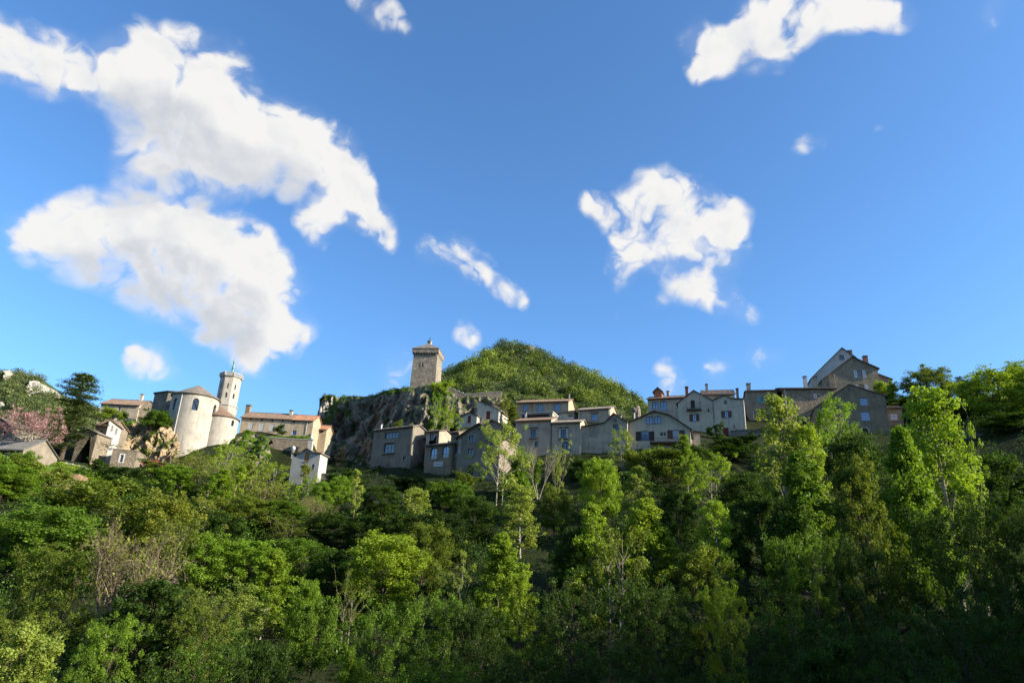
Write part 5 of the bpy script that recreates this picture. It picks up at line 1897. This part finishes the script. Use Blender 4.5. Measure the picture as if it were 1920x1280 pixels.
# kinds of tree
gen_tree('round1', 11, leaf=.25, per=110)
gen_tree('round2', 23, R=4.0, nl=30, per=100, leaf=.26)
gen_tree('round3', 37, R=3.4, cb=.12, nl=30, leaf=.22, per=120)
gen_tree('loose1', 41, H=11, R=3.2, cb=.25, shape='vase', nl=24, clump=.6, per=62, leaf=.24, extra=20, el=(.5, 1.1), bark='bark_pale', gap=.12)
gen_tree('loose2', 53, H=11, R=3.0, cb=.18, shape='vase', nl=22, clump=.55, per=58, leaf=.23, extra=16, el=(.55, 1.15), bark='bark_pale', stems=2, gap=.15)
gen_tree('loose3', 57, H=11, R=3.4, cb=.15, shape='round', nl=28, clump=.55, per=60, leaf=.22, extra=30, el=(.3, 1.0), bark='bark_pale', stems=3, gap=.1)
gen_tree('column1', 61, H=12, R=1.7, cb=.1, shape='column', nl=34, clump=.55, per=80, leaf=.22, extra=30, el=(.85, 1.25), bark='bark_pale')
gen_tree('column2', 67, H=12, R=2.1, cb=.12, shape='column', nl=34, clump=.55, per=70, leaf=.21, extra=12, el=(.6, 1.15), bark='bark_pale', gap=.22)
gen_tree('cone1', 71, H=12, R=3.0, cb=.08, shape='cone', nl=40, clump=.6, per=80, leaf=.22, extra=40, el=(.45, 1.2), bark='bark_pale')
gen_tree('cone2', 73, H=12, R=3.6, cb=.06, shape='cone', nl=42, clump=.7, per=85, leaf=.24, extra=50, el=(.35, 1.1))
gen_tree('slim', 79, H=9, R=.8, cb=.2, shape='column', nl=18, clump=.32, per=34, leaf=.17, extra=4, el=(.7, 1.2), bark='bark_tan', trunk=.07, gap=.1)
gen_tree('shoots', 83, H=9, R=2.2, cb=.12, shape='vase', nl=42, clump=.4, per=44, leaf=.17, extra=8, el=(.8, 1.3), bark='bark_tan', stems=7, trunk=.12, gap=.1)
gen_tree('bush1', 89, H=4, R=2.4, cb=.02, shape='round', nl=20, clump=.6, per=110, leaf=.2, extra=40, el=(.2, 1.1), stems=4, trunk=.09)
gen_tree('bush2', 97, H=4, R=2.0, cb=.02, shape='round', nl=18, clump=.5, per=90, leaf=.18, extra=30, el=(.3, 1.2), stems=5, trunk=.08)
gen_tree('judas', 101, H=6, R=3.4, cb=.5, shape='round', nl=26, clump=.42, per=60, leaf=.14, extra=30, el=(.2, .8), bark='bark_pale', stems=3, trunk=.14, lmat='leaf_matt')
gen_tree('near1', 103, H=9, R=3.4, cb=.1, shape='round', nl=34, clump=.5, per=120, leaf=.15, extra=50, el=(.2, 1.0), stems=3, gap=.08)
gen_tree('near2', 107, H=10, R=2.8, cb=.08, shape='cone', nl=40, clump=.45, per=110, leaf=.145, extra=40, el=(.4, 1.15), stems=2, gap=.1)
gen_tree('near3', 109, H=9, R=3.8, cb=.12, shape='vase', nl=36, clump=.5, per=100, leaf=.16, extra=40, el=(.25, .95), gap=.15)
gen_conifer('cedar', 113)
gen_bare('bare1', 127, leaves=1700, spread=.95, stems=5, thick=.10)
gen_bare('bare2', 131, stems=3, bark='bark_pale', spread=.6, leaves=500)
gen_bare('bare3', 137, stems=5, spread=.9, leaves=2600, leaf=.18)

# leaf colours; DARK and DEEP also paint in shade
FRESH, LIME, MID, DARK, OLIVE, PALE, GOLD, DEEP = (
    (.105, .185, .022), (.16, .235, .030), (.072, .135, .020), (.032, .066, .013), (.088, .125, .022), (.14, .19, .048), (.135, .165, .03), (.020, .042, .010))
LIMEB, PALEB = (.14, .218, .027), (.17, .225, .058)
rT = random.Random(7)


def tree(kind, xt, yt, wpx, Y, col, label, cat='tree', name='deciduous_tree', group=None, sink=0.15, ground_px=None, zs=None):
    v = VAR[kind]
    P = at(xt, yt, Y)
    g = gz(P.x, P.y) if ground_px is None else at(xt, ground_px, Y).z
    h = max(1.0, P.z - g + sink)
    s = pxm(P)
    w = wpx * 1.2 / s / 2 / v['R']
    root = tag(empty(name, (P.x, P.y, g - sink), rT.random() * 6.28), label, cat, group)
    for part in ('trunk', 'crown'):
        if v[part] is None:
            continue
        o = bpy.data.objects.new(part, v[part])
        o.scale = (w, w, h / v['H'])
        k = .9 + .2 * rT.random()
        o.color = (col[0] * k, col[1] * k, col[2] * k, 1)
        link(o, root)
    return root


# garden trees by the village
tree('cedar', 160, 699, 128, 133, (.085, .125, .06), 'tall dark cedar with layered branches in front of the left mountain', name='cedar_tree', ground_px=868)
tree('judas', 76, 763, 100, 119, (.26, .155, .22), 'pink-flowering Judas tree left of the cedar', name='judas_tree')
tree('bush1', 215, 764, 44, 158, LIME, 'bright green bush below the long tile roof', 'bush', 'leafy_bush', ground_px=792)
tree('bush2', 236, 786, 30, 152, FRESH, 'green bush hanging beside the cream house', 'bush', 'leafy_bush', ground_px=818)
tree('bush1', 297, 770, 46, 147, MID, 'dense green bush on the orange rock beside the church', 'bush', 'leafy_bush', ground_px=798)
tree('bush2', 314, 790, 26, 149, FRESH, 'ivy-like bush between the orange rock and the apse', 'bush', 'leafy_bush', ground_px=830)
tree('bush2', 525, 795, 24, 163, DARK, 'dark round bush in front of the long house shutters', 'bush', 'leafy_bush', ground_px=814)
tree('bush2', 465, 806, 30, 158, FRESH, 'small bush on the crag left of the terrace wall', 'bush', 'leafy_bush', ground_px=818)
tree('bush1', 575, 868, 17, 124.5, GOLD, 'yellowish climber on the front of the small white house', 'bush', 'leafy_bush', ground_px=893)
tree('loose2', 824, 720, 44, 158, FRESH, 'leafy tree clinging to the cliff below the keep', ground_px=800)
tree('bush1', 830, 712, 36, 172, LIME, 'sunlit green bush at the right foot of the keep', 'bush', 'leafy_bush', ground_px=745)
tree('loose3', 838, 762, 58, 141, LIME, 'bright leafy tree behind the arched-window house terrace', ground_px=836)
tree('bush2', 948, 748, 16, 165, GOLD, 'yellow-green bush on the right tip of the rock shelf', 'bush', 'leafy_bush', ground_px=770)
tree('bush2', 1340, 791, 30, 140, DARK, 'dark rounded shrub beside the red door', 'bush', 'leafy_bush', ground_px=826)
tree('column1', 965, 762, 22, 152, OLIVE, 'dark slim tree between the rock shelf and the peach house', ground_px=815)
tree('bush2', 748, 787, 18, 156, GOLD, 'yellowish bush on the cliff above the pale grey house', 'bush', 'leafy_bush', ground_px=803)

# trees standing in front of the village
tree('loose3', 938, 793, 92, 112, PALEB, 'tall pale-green loose tree in front of the GITE house')
tree('bush1', 985, 842, 50, 114, FRESH, 'green leafy tree right below the tall pale-green tree')
tree('bare2', 1012, 826, 62, 113, PALE, 'almost bare pale-branched tree in front of the hooded windows', name='bare_tree')
tree('loose2', 1047, 815, 40, 114, PALEB, 'slender half-leafed tree right of the bare branches')
tree('loose3', 1164, 803, 50, 118, PALE, 'pale leafy shrub tree in front of the beige double shutters')
tree('bush1', 1225, 832, 90, 116, OLIVE, 'wide dusty-green shrub under the long balcony', 'bush', 'leafy_bush')
tree('column1', 1286, 816, 26, 112, LIMEB, 'narrow upright young poplar by the blue-door lean-to')
tree('loose3', 1330, 850, 90, 104, LIMEB, 'broad fresh-green tree below the twin-gabled house')
tree('round3', 1128, 860, 66, 103, LIMEB, 'rounded bright tree below the beige double shutters')
tree('column2', 1198, 876, 64, 92, PALEB, 'pointed pale poplar in the middle of the slope')
tree('cone2', 1215, 935, 110, 80, LIME, 'broad cone-shaped green tree below the pointed poplar')
tree('column2', 980, 909, 66, 90, PALEB, 'vase-shaped pale poplar left of centre slope')
tree('round1', 1042, 908, 56, 96, OLIVE, 'small olive round tree right of the vase-shaped poplar')
tree('column2', 780, 914, 62, 88, PALEB, 'wind-tossed silvery poplar below the pale grey house')
tree('slim', 674, 880, 24, 100, PALEB, 'very slim single-stem young tree on the dark bank')
tree('round1', 640, 890, 46, 108, FRESH, 'small fresh-green tree below the garden wall')
tree('round3', 612, 903, 46, 106, FRESH, 'small fresh-green tree left of its twin below the garden wall')
tree('column2', 1460, 745, 88, 88, PALEB, 'tall ragged poplar in front of the turquoise-shuttered house')
tree('column2', 1515, 800, 60, 86, LIME, 'shorter ragged poplar right of the tallest ragged poplar')
tree('cone1', 1500, 850, 110, 76, MID, 'dense olive poplar below the two ragged poplars')
tree('loose3', 1566, 745, 84, 118, FRESH, 'leafy tree in front of the broad-gabled house')
tree('loose1', 1545, 756, 60, 122, LIME, 'thin light tree left of the broad-gabled house')
tree('column2', 1735, 728, 108, 78, LIMEB, 'tall sunlit tree right of the annex, its top in full sun')
tree('loose2', 1782, 748, 80, 80, LIMEB, 'sunlit leafy tree leaning right beside the tall sunlit tree')
tree('cone2', 1680, 805, 110, 74, FRESH, 'dense tree in half shade below the annex')
tree('near2', 1615, 850, 110, 66, OLIVE, 'ragged dark-olive tree low in the right half')
tree('round3', 1862, 690, 130, 140, LIME, 'large bright rounded tree on the right skyline', ground_px=815)
tree('round3', 1728, 693, 84, 158, OLIVE, 'dark-stemmed tree on the skyline right of the brown wing', ground_px=775)
tree('round3', 1785, 716, 84, 160, DEEP, 'dark tree filling the skyline dip on the right', ground_px=790)
tree('bush1', 1655, 712, 40, 164, LIME, 'yellow-green bush in front of the brown lower wing', 'bush', 'leafy_bush', ground_px=752)
tree('round3', 1905, 682, 76, 168, MID, 'blue-green tree at the right edge of the skyline', ground_px=780)
tree('round3', 1940, 700, 100, 135, FRESH, 'bright tree cut by the right edge of the picture', ground_px=815)
tree('bush1', 1700, 745, 64, 150, DARK, 'dark bush right of the annex roof', 'bush', 'leafy_bush')
tree('round3', 1822, 740, 84, 146, DARK, 'deep shaded tree left of the large bright skyline tree', ground_px=812)
tree('bush1', 1750, 752, 90, 144, DARK, 'dark leafy bush under the skyline trees on the right', 'bush', 'leafy_bush', ground_px=806)
tree('bush1', 1900, 775, 110, 127, DARK, 'dark bush above the pale wall edge at far right', 'bush', 'leafy_bush', ground_px=815)

# shaded bank under the houses
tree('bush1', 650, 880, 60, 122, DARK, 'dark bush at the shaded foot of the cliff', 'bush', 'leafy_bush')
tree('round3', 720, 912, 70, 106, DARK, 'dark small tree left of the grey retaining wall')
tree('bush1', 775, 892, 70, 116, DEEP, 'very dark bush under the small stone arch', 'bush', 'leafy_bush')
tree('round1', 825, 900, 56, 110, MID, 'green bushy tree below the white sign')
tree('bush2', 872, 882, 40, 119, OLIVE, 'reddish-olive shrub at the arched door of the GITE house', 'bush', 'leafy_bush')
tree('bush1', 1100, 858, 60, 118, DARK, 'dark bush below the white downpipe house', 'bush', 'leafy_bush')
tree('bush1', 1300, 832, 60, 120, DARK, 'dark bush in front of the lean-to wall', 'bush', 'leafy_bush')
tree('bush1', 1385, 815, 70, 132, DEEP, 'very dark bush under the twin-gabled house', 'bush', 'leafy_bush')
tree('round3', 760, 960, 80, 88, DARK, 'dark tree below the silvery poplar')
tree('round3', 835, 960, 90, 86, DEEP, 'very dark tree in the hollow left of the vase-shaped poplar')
tree('loose2', 585, 880, 46, 112, FRESH, 'feathery young tree at the right corner of the small white house')
tree('loose3', 520, 868, 60, 116, LIME, 'feathery light tree left of the small white house')
tree('loose1', 385, 838, 60, 124, PALE, 'feathery pale tree directly below the apse')
tree('loose2', 340, 850, 60, 122, GOLD, 'feathery golden tree left below the apse')
# left slope
tree('bush1', 40, 842, 60, 113, FRESH, 'fresh bush growing up in front of the slate lean-to', 'bush', 'leafy_bush')
tree('shoots', 445, 860, 70, 110, PALEB, 'sunlit feathery thicket right of the slim ivy-clad trees', name='young_thicket')
tree('slim', 480, 855, 30, 108, PALEB, 'thin sunlit sapling left of the terrace crag')
tree('column1', 425, 880, 40, 104, LIMEB, 'upright sunlit young tree below the chapel')
tree('round1', 330, 870, 80, 112, FRESH, 'green tree below the red car, left of the golden thicket')
tree('round3', 540, 940, 90, 96, MID, 'green tree below the small white house cellar')
tree('round2', 470, 930, 110, 94, OLIVE, 'rounded olive tree in the thicket below the church')
tree('loose3', 400, 930, 90, 92, GOLD, 'yellowish loose tree below the golden thicket')
tree('shoots', 545, 960, 100, 90, OLIVE, 'olive thicket of stems below the small white house', name='young_thicket')
tree('round1', 620, 960, 90, 92, DARK, 'dark tree on the bank left of the slim single-stem tree')
tree('round3', 690, 965, 80, 90, DARK, 'dark tree on the bank right below the slim single-stem tree')
tree('round1', 470, 1010, 110, 76, FRESH, 'green tree between the bare tan tree and the upright tree')
tree('round3', 570, 1010, 100, 78, MID, 'green tree behind the upright fresh-green tree')
tree('round2', 630, 1030, 90, 74, DARK, 'dark tree left of the reddish-olive tree')
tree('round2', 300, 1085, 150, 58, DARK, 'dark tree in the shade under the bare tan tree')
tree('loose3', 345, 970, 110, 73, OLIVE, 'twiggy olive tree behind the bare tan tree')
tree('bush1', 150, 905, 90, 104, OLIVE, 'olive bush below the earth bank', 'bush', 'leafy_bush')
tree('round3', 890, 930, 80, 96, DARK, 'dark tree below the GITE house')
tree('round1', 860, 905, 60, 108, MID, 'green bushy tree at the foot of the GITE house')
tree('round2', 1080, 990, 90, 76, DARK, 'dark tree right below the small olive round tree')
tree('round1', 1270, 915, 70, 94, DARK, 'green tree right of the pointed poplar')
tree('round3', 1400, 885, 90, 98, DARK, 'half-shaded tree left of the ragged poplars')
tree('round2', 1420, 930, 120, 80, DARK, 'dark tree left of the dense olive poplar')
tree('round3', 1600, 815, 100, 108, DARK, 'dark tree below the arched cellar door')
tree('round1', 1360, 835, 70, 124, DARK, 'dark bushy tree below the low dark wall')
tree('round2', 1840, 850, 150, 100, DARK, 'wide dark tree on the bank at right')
tree('shoots', 360, 842, 90, 118, GOLD, 'golden thicket of thin stems below the apse', name='young_thicket')
tree('shoots', 410, 850, 80, 114, PALE, 'pale thicket of thin upright stems right of the golden one', name='young_thicket')
tree('loose3', 436, 832, 70, 122, LIME, 'bright tree at the right foot of the church chapel')
tree('shoots', 475, 850, 90, 112, LIME, 'bright green thicket of upright stems below the terrace wall', name='young_thicket')
tree('shoots', 505, 890, 90, 104, GOLD, 'yellowish thicket of stems left of the small white house', name='young_thicket')
tree('slim', 448, 872, 30, 100, LIME, 'slim ivy-clad tree in the thicket below the church')
tree('slim', 395, 890, 26, 99, FRESH, 'slim ivy-clad tree left in the thicket below the church')
tree('loose2', 560, 890, 60, 106, LIME, 'spindly tree in front of the small white house cellar')
tree('bare3', 590, 925, 70, 98, GOLD, 'twiggy half-bare tree below the small white house', name='bare_tree')
tree('bush1', 60, 858, 110, 108, OLIVE, 'big olive bush below the Judas tree', 'bush', 'leafy_bush')
tree('round3', 20, 870, 90, 104, FRESH, 'light green tree at the left edge below the slate roof')
tree('bush2', 190, 862, 60, 122, DARK, 'dark hedge bush under the flat-topped stone house', 'bush', 'leafy_bush')
tree('bush2', 240, 872, 60, 120, DARK, 'dark hedge bush below the white-framed window', 'bush', 'leafy_bush')
tree('bush2', 300, 862, 60, 126, OLIVE, 'olive bush below the red car', 'bush', 'leafy_bush')
tree('round2', 225, 900, 170, 84, OLIVE, 'huge round olive-green tree on the left slope')
tree('round1', 330, 925, 100, 80, GOLD, 'yellowish tree right of the huge round tree')
tree('bare1', 283, 955, 170, 60, GOLD, 'wide bare tan-branched tree on the left slope', name='bare_tree')
tree('round3', 120, 950, 150, 76, MID, 'dark green tree left of the huge round tree')
tree('round1', 30, 970, 130, 78, FRESH, 'green tree at the left edge, mid slope')
tree('near1', 130, 1020, 150, 62, OLIVE, 'bushy olive tree left of the bare tan tree')
tree('round3', 395, 1000, 90, 74, FRESH, 'green tree right behind the bare tan tree')
tree('round1', 430, 960, 80, 84, DARK, 'shaded tree under the thickets')
tree('cone1', 515, 1030, 84, 66, LIMEB, 'upright fresh-green tree left of centre')
tree('round3', 578, 1085, 56, 62, FRESH, 'small fresh-green tree right of the upright one')
tree('near3', 430, 1080, 150, 60, PALE, 'pale arching shrub tree low on the left slope')
tree('near3', 395, 1100, 110, 56, OLIVE, 'olive arching shrub in front of the pale one')
tree('near1', 210, 1150, 110, 50, FRESH, 'bright round tree at lower left')
tree('near3', 60, 1110, 130, 52, OLIVE, 'olive shrub at lower left edge')
tree('near2', 55, 1170, 130, 44, PALEB, 'silvery pale shrub in the bottom left corner')
tree('near3', 120, 1210, 110, 46, MID, 'dark leafy shrub right of the silvery corner shrub')
# centre slope; DARK on the lower right paints in the shade
tree('round3', 725, 1000, 130, 72, LIME, 'large fresh-green tree in the centre of the slope')
tree('round3', 800, 980, 96, 76, OLIVE, 'olive tree behind the large central green tree')
tree('loose2', 860, 1018, 84, 68, PALEB, 'pale half-leafed tree with white branches near centre')
tree('loose2', 665, 1055, 84, 66, OLIVE, 'reddish-olive tree left of the large central tree')
tree('round1', 600, 1120, 80, 58, MID, 'shaded green tree below centre left')
tree('cone1', 940, 1000, 84, 68, LIMEB, 'fresh-green pointed tree right of the pale half-leafed tree')
tree('near2', 985, 1060, 80, 60, LIME, 'small bright tree below the pointed green tree')
tree('near1', 730, 1130, 130, 52, MID, 'olive tree below the large central tree')
tree('near3', 830, 1190, 150, 46, MID, 'leafy shrub at the bottom near centre')
tree('near1', 815, 1105, 120, 54, MID, 'green tree filling the hollow right below the large central tree')
tree('near1', 900, 1120, 120, 52, DARK, 'dark tree left of the dark twiggy tree near the bottom')
tree('near3', 420, 1160, 120, 47, MID, 'green shrub low on the left, right of the bright round tree')
tree('near2', 652, 1212, 70, 42, LIMEB, 'bright upright shrub at the bottom edge, left of centre')
tree('cone1', 1110, 945, 76, 74, LIMEB, 'fresh-green tree left of the broad cone-shaped tree')
tree('loose3', 1165, 985, 120, 66, OLIVE, 'loose dark tree with pale trunk in the middle')
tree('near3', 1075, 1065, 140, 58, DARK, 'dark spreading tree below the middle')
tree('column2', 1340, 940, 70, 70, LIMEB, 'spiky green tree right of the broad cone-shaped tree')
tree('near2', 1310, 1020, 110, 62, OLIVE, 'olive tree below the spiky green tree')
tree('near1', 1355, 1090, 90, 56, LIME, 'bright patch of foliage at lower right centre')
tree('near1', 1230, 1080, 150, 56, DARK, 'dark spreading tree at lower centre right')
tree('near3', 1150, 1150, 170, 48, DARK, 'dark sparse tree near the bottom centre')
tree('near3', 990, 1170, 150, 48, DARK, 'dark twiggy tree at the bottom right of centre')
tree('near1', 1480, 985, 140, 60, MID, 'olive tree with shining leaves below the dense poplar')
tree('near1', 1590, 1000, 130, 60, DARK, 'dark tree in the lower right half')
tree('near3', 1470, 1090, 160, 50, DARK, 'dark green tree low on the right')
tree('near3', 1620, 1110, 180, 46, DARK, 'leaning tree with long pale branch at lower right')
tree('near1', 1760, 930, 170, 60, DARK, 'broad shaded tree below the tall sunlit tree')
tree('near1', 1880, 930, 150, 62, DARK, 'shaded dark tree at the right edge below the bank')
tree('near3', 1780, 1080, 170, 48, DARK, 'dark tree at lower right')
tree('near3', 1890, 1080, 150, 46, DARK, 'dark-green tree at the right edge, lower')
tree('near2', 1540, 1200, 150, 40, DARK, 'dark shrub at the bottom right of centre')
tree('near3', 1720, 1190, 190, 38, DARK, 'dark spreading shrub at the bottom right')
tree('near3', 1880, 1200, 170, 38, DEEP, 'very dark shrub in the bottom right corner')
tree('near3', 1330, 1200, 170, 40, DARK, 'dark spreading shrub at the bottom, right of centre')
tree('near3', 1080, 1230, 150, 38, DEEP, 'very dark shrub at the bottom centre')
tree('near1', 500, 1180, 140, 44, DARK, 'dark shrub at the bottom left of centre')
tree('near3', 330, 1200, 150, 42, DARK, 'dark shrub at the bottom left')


# ------------------------------------------------------------------ foliage masses nobody could count
def blob_foliage(name, pts, rad, per, leaf, cols, label, cat, mat='leaf', seed=1, squash=.75, flat=0.0):
    """pts (n,3) centres; one joined mesh of leaves; cols: tint per blob"""
    rng = np.random.default_rng(seed)
    n = len(pts)
    cnt = np.maximum(6, (per * (rad / rad.mean()) ** 2).astype(int))
    idx = np.repeat(np.arange(n), cnt)
    m = len(idx)
    u = unit(rng.normal(size=(m, 3)))
    p = pts[idx] + u * (rad[idx] * rng.random(m) ** .4)[:, None] * np.array([1, 1, squash])
    V, Q = leaf_quads(p, leaf * (.65 + .7 * rng.random(m)), u, rng, flat)
    t = np.clip(cols[idx] + .3 * (rng.random(m) - .5), 0, 1)
    return tag(link(bpy.data.objects.new(name, np_mesh(name, V, Q, mat, t))), label, cat, kind='stuff')


def to_px(P):
    f, r, u = np.array(FWD), np.array(RT), np.array(UP)
    d = P @ f
    return 960 + F * (P @ r) / d, 640 - F * (P @ u) / d


def undergrowth():
    rng = np.random.default_rng(5)
    n = 3600
    y = 33 + 117 * rng.random(n) ** .85
    x = (rng.random(n) * 2 - 1) * (12 + y * .88)
    z = ground(x, y)
    r = 0.7 + 1.7 * rng.random(n) ** 1.6
    lim = np.where(x < -58, 122, np.where(x > 70, 150, np.where(x > 38, 132, np.where(x > 14, 124, 112))))
    keep = y < lim
    lo = r * (.35 + .5 * rng.random(n))
    pts = np.stack([x, y, z + lo], 1)
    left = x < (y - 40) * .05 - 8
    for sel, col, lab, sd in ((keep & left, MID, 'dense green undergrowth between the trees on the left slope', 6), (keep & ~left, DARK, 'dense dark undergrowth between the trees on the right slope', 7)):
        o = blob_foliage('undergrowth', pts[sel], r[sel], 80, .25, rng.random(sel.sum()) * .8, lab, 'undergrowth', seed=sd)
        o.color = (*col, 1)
    # low cover on the steep bank, its near-black green painted in as shade
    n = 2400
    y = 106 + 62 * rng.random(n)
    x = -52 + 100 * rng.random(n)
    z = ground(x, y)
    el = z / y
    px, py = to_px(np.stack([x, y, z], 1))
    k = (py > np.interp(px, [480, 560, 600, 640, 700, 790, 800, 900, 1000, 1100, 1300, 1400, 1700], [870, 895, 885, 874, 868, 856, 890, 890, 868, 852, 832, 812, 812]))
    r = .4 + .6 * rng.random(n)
    o = blob_foliage('bank_cover', np.stack([x, y, z + .15], 1)[k], r[k], 42, .24, rng.random(k.sum()) * .7, 'low creepers on the bank under the village houses, shade painted into their green', 'creepers', seed=8, squash=.5)
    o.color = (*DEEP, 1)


undergrowth()


def hill_forest():
    rng = np.random.default_rng(8)
    Vg, _ = SURF['hill']
    n = 11000
    x = -330 + 700 * rng.random(n)
    y = 330 + 330 * rng.random(n)
    xs, ys = Vg[:, 0, 0], Vg[0, :, 1]
    i = np.clip(np.searchsorted(xs, x) - 1, 0, len(xs) - 2)
    j = np.clip(np.searchsorted(ys, y) - 1, 0, len(ys) - 2)
    fx, fy = (x - xs[i]) / 9.0, (y - ys[j]) / 9.0
    Z = Vg[:, :, 2]
    z = Z[i, j] * (1 - fx) * (1 - fy) + Z[i + 1, j] * fx * (1 - fy) + Z[i, j + 1] * (1 - fx) * fy + Z[i + 1, j + 1] * fx * fy
    el = z / np.hypot(x, y)
    k = (el > .20) & (y < HP.y + 25) & (np.abs(x - HP.x) < 330)
    x, y, z = x[k], y[k], z[k]
    r = 1.6 + 5.0 * rng.random(len(x)) ** 2.4
    t = np.array([mnoise.noise((a * .016, b * .016, 1)) for a, b in zip(x, y)])
    for nm, sel, col, lab in (('hill_forest', (t + rng.normal(size=len(x)) * .3) > -.02, (.14, .185, .034), 'light spring-green woodland covering the hill behind the village'),
                              ('hill_forest', (t + rng.normal(size=len(x)) * .3) <= -.02, (.045, .068, .024), 'darker evergreen patches in the woodland on the hill')):
        pts = np.stack([x, y, z + r * .85], 1)[sel]
        o = blob_foliage(nm, pts, r[sel], 52, 1.15, rng.random(sel.sum()) * .8, lab, 'woodland', 'leaf_matt', 9, .95)
        o.color = (*col, 1)


hill_forest()


def surf_points(key, n, rng, vmin=0, vmax=1):
    V, nv = SURF[key]
    i, j = rng.random(n) * (V.shape[0] - 1.001), (vmin + (vmax - vmin) * rng.random(n)) * (nv - 1.001)
    a, b = i.astype(int), j.astype(int)
    fa, fb = (i - a)[:, None], (j - b)[:, None]
    return V[a, b] * (1 - fa) * (1 - fb) + V[a + 1, b] * fa * (1 - fb) + V[a, b + 1] * (1 - fa) * fb + V[a + 1, b + 1] * fa * fb


def mountain_forest():
    rng = np.random.default_rng(12)
    p = surf_points('mountain', 2600, rng)
    px, py = to_px(p)
    bare = ((px > 45) & (px < 105) & (py > 713) & (py < 741)) | ((px > 94) & (px < 112) & (py > 734) & (py < 754)) | ((px > 2) & (px < 28) & (py > 696) & (py < 716)) | ((px > -16) & (px < 18) & (py > 753) & (py < 784))
    p = p[~bare | (rng.random(len(p)) < .16)]
    r = 1.6 + 2.2 * rng.random(len(p))
    p[:, 2] += r * .4
    o = blob_foliage('mountain_forest', p, r, 50, 1.0, rng.random(len(p)) * .8, 'grey-green woodland on the far left mountain', 'woodland', 'leaf_matt', 13, .9)
    o.color = (.085, .11, .05, 1)


mountain_forest()


def ivy(name, key, n, mask, col, label, r0=.5, r1=1.1, per=60, leaf=.28, seed=20):
    rng = np.random.default_rng(seed)
    p = surf_points(key, n, rng)
    px, py = to_px(p)
    k = mask(px, py, rng)
    p = p[k]
    r = r0 + (r1 - r0) * rng.random(len(p))
    o = blob_foliage(name, p, r, per, leaf, rng.random(len(p)) * .8, label, 'ivy', 'leaf', seed + 1, .8)
    o.color = (*col, 1)


def near_line(px, py, pl, d):
    out = np.zeros(len(px), bool)
    for (x0, y0), (x1, y1) in zip(pl[:-1], pl[1:]):
        t = np.clip(((px - x0) * (x1 - x0) + (py - y0) * (y1 - y0)) / ((x1 - x0) ** 2 + (y1 - y0) ** 2), 0, 1)
        out |= np.hypot(px - x0 - t * (x1 - x0), py - y0 - t * (y1 - y0)) < d
    return out


ivy('ivy', 'keep_cliff', 2600, lambda x, y, g: near_line(x, y, [(612, 785), (628, 765), (645, 750)], 9) | near_line(x, y, [(645, 748), (652, 775)], 6) | (near_line(x, y, [(700, 741), (765, 728)], 5)), MID, 'dark green ivy over the left edge and crest of the keep cliff', seed=20)
ivy('ivy', 'keep_cliff', 2600, lambda x, y, g: near_line(x, y, [(825, 722), (820, 760), (815, 800)], 13) & (g.random(len(x)) < .8), FRESH, 'bright ivy hanging down the cliff below the keep', seed=30)
ivy('ivy', 'keep_cliff', 1500, lambda x, y, g: (g.random(len(x)) < .20), DARK, 'sparse tufts growing in the cracks of the keep cliff', .3, .8, 45, .24, seed=40)
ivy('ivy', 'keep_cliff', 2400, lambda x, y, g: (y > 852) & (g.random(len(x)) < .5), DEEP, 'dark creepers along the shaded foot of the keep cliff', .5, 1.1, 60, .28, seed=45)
ivy('ivy', 'church_rock', 900, lambda x, y, g: (y < 800) & (g.random(len(x)) < .55) | (g.random(len(x)) < .06), FRESH, 'green growth over the top of the orange rock', seed=50)
ivy('ivy', 'terrace_crag', 700, lambda x, y, g: (g.random(len(x)) < .28), FRESH, 'green tufts on the pale crag beside the chapel', .3, .8, seed=60)
ivy('ivy', 'rock_pinnacle', 500, lambda x, y, g: (y < 750) & (g.random(len(x)) < .5) | (y > 780), OLIVE, 'tufts of scrub on the pale rock pinnacle', .4, .9, seed=70)
ivy('ivy', 'rock_shelf', 900, lambda x, y, g: ((x > 935) & (g.random(len(x)) < .5)) | (g.random(len(x)) < .07), OLIVE, 'scrub along the rock shelf right of the keep', .4, .9, seed=80)
ivy('hedge', 'terrace_bank', 900, lambda x, y, g: g.random(len(x)) < .55, LIME, 'bright low plants on the green terrace under the cedar', .25, .5, 60, .2, seed=90)


def terrace_hedge():
    rng = np.random.default_rng(33)
    n = 130
    x = 507 + 74 * rng.random(n)
    P = np.array([tuple(at(a, 820 + 3 * rng.random(), 161 + rng.random())) for a in x])
    o = blob_foliage('hedge', P, .4 + .4 * rng.random(n), 70, .22, rng.random(n) * .8, 'leafy hedge spilling over the top of the terrace wall', 'hedge', seed=34)
    o.color = (*FRESH, 1)


terrace_hedge()


def dapple_wood():  # unseen foliage added to break the ridge shadow into dappled sun
    rng = np.random.default_rng(44)
    n = 520
    x = 84 + 70 * rng.random(n)
    y = -40 + 105 * rng.random(n)
    r = 1.6 + 2.4 * rng.random(n)
    P = np.stack([x, y, ground(x, y) + r * (.6 + 1.3 * rng.random(n))], 1)
    o = blob_foliage('dapple_wood', P, r, 70, .75, rng.random(n) * .8, 'unseen trees added on the right valley side to dapple the sun', 'woodland', 'leaf_matt', 45, 1.1)
    o.color = (*DARK, 1)


dapple_wood()
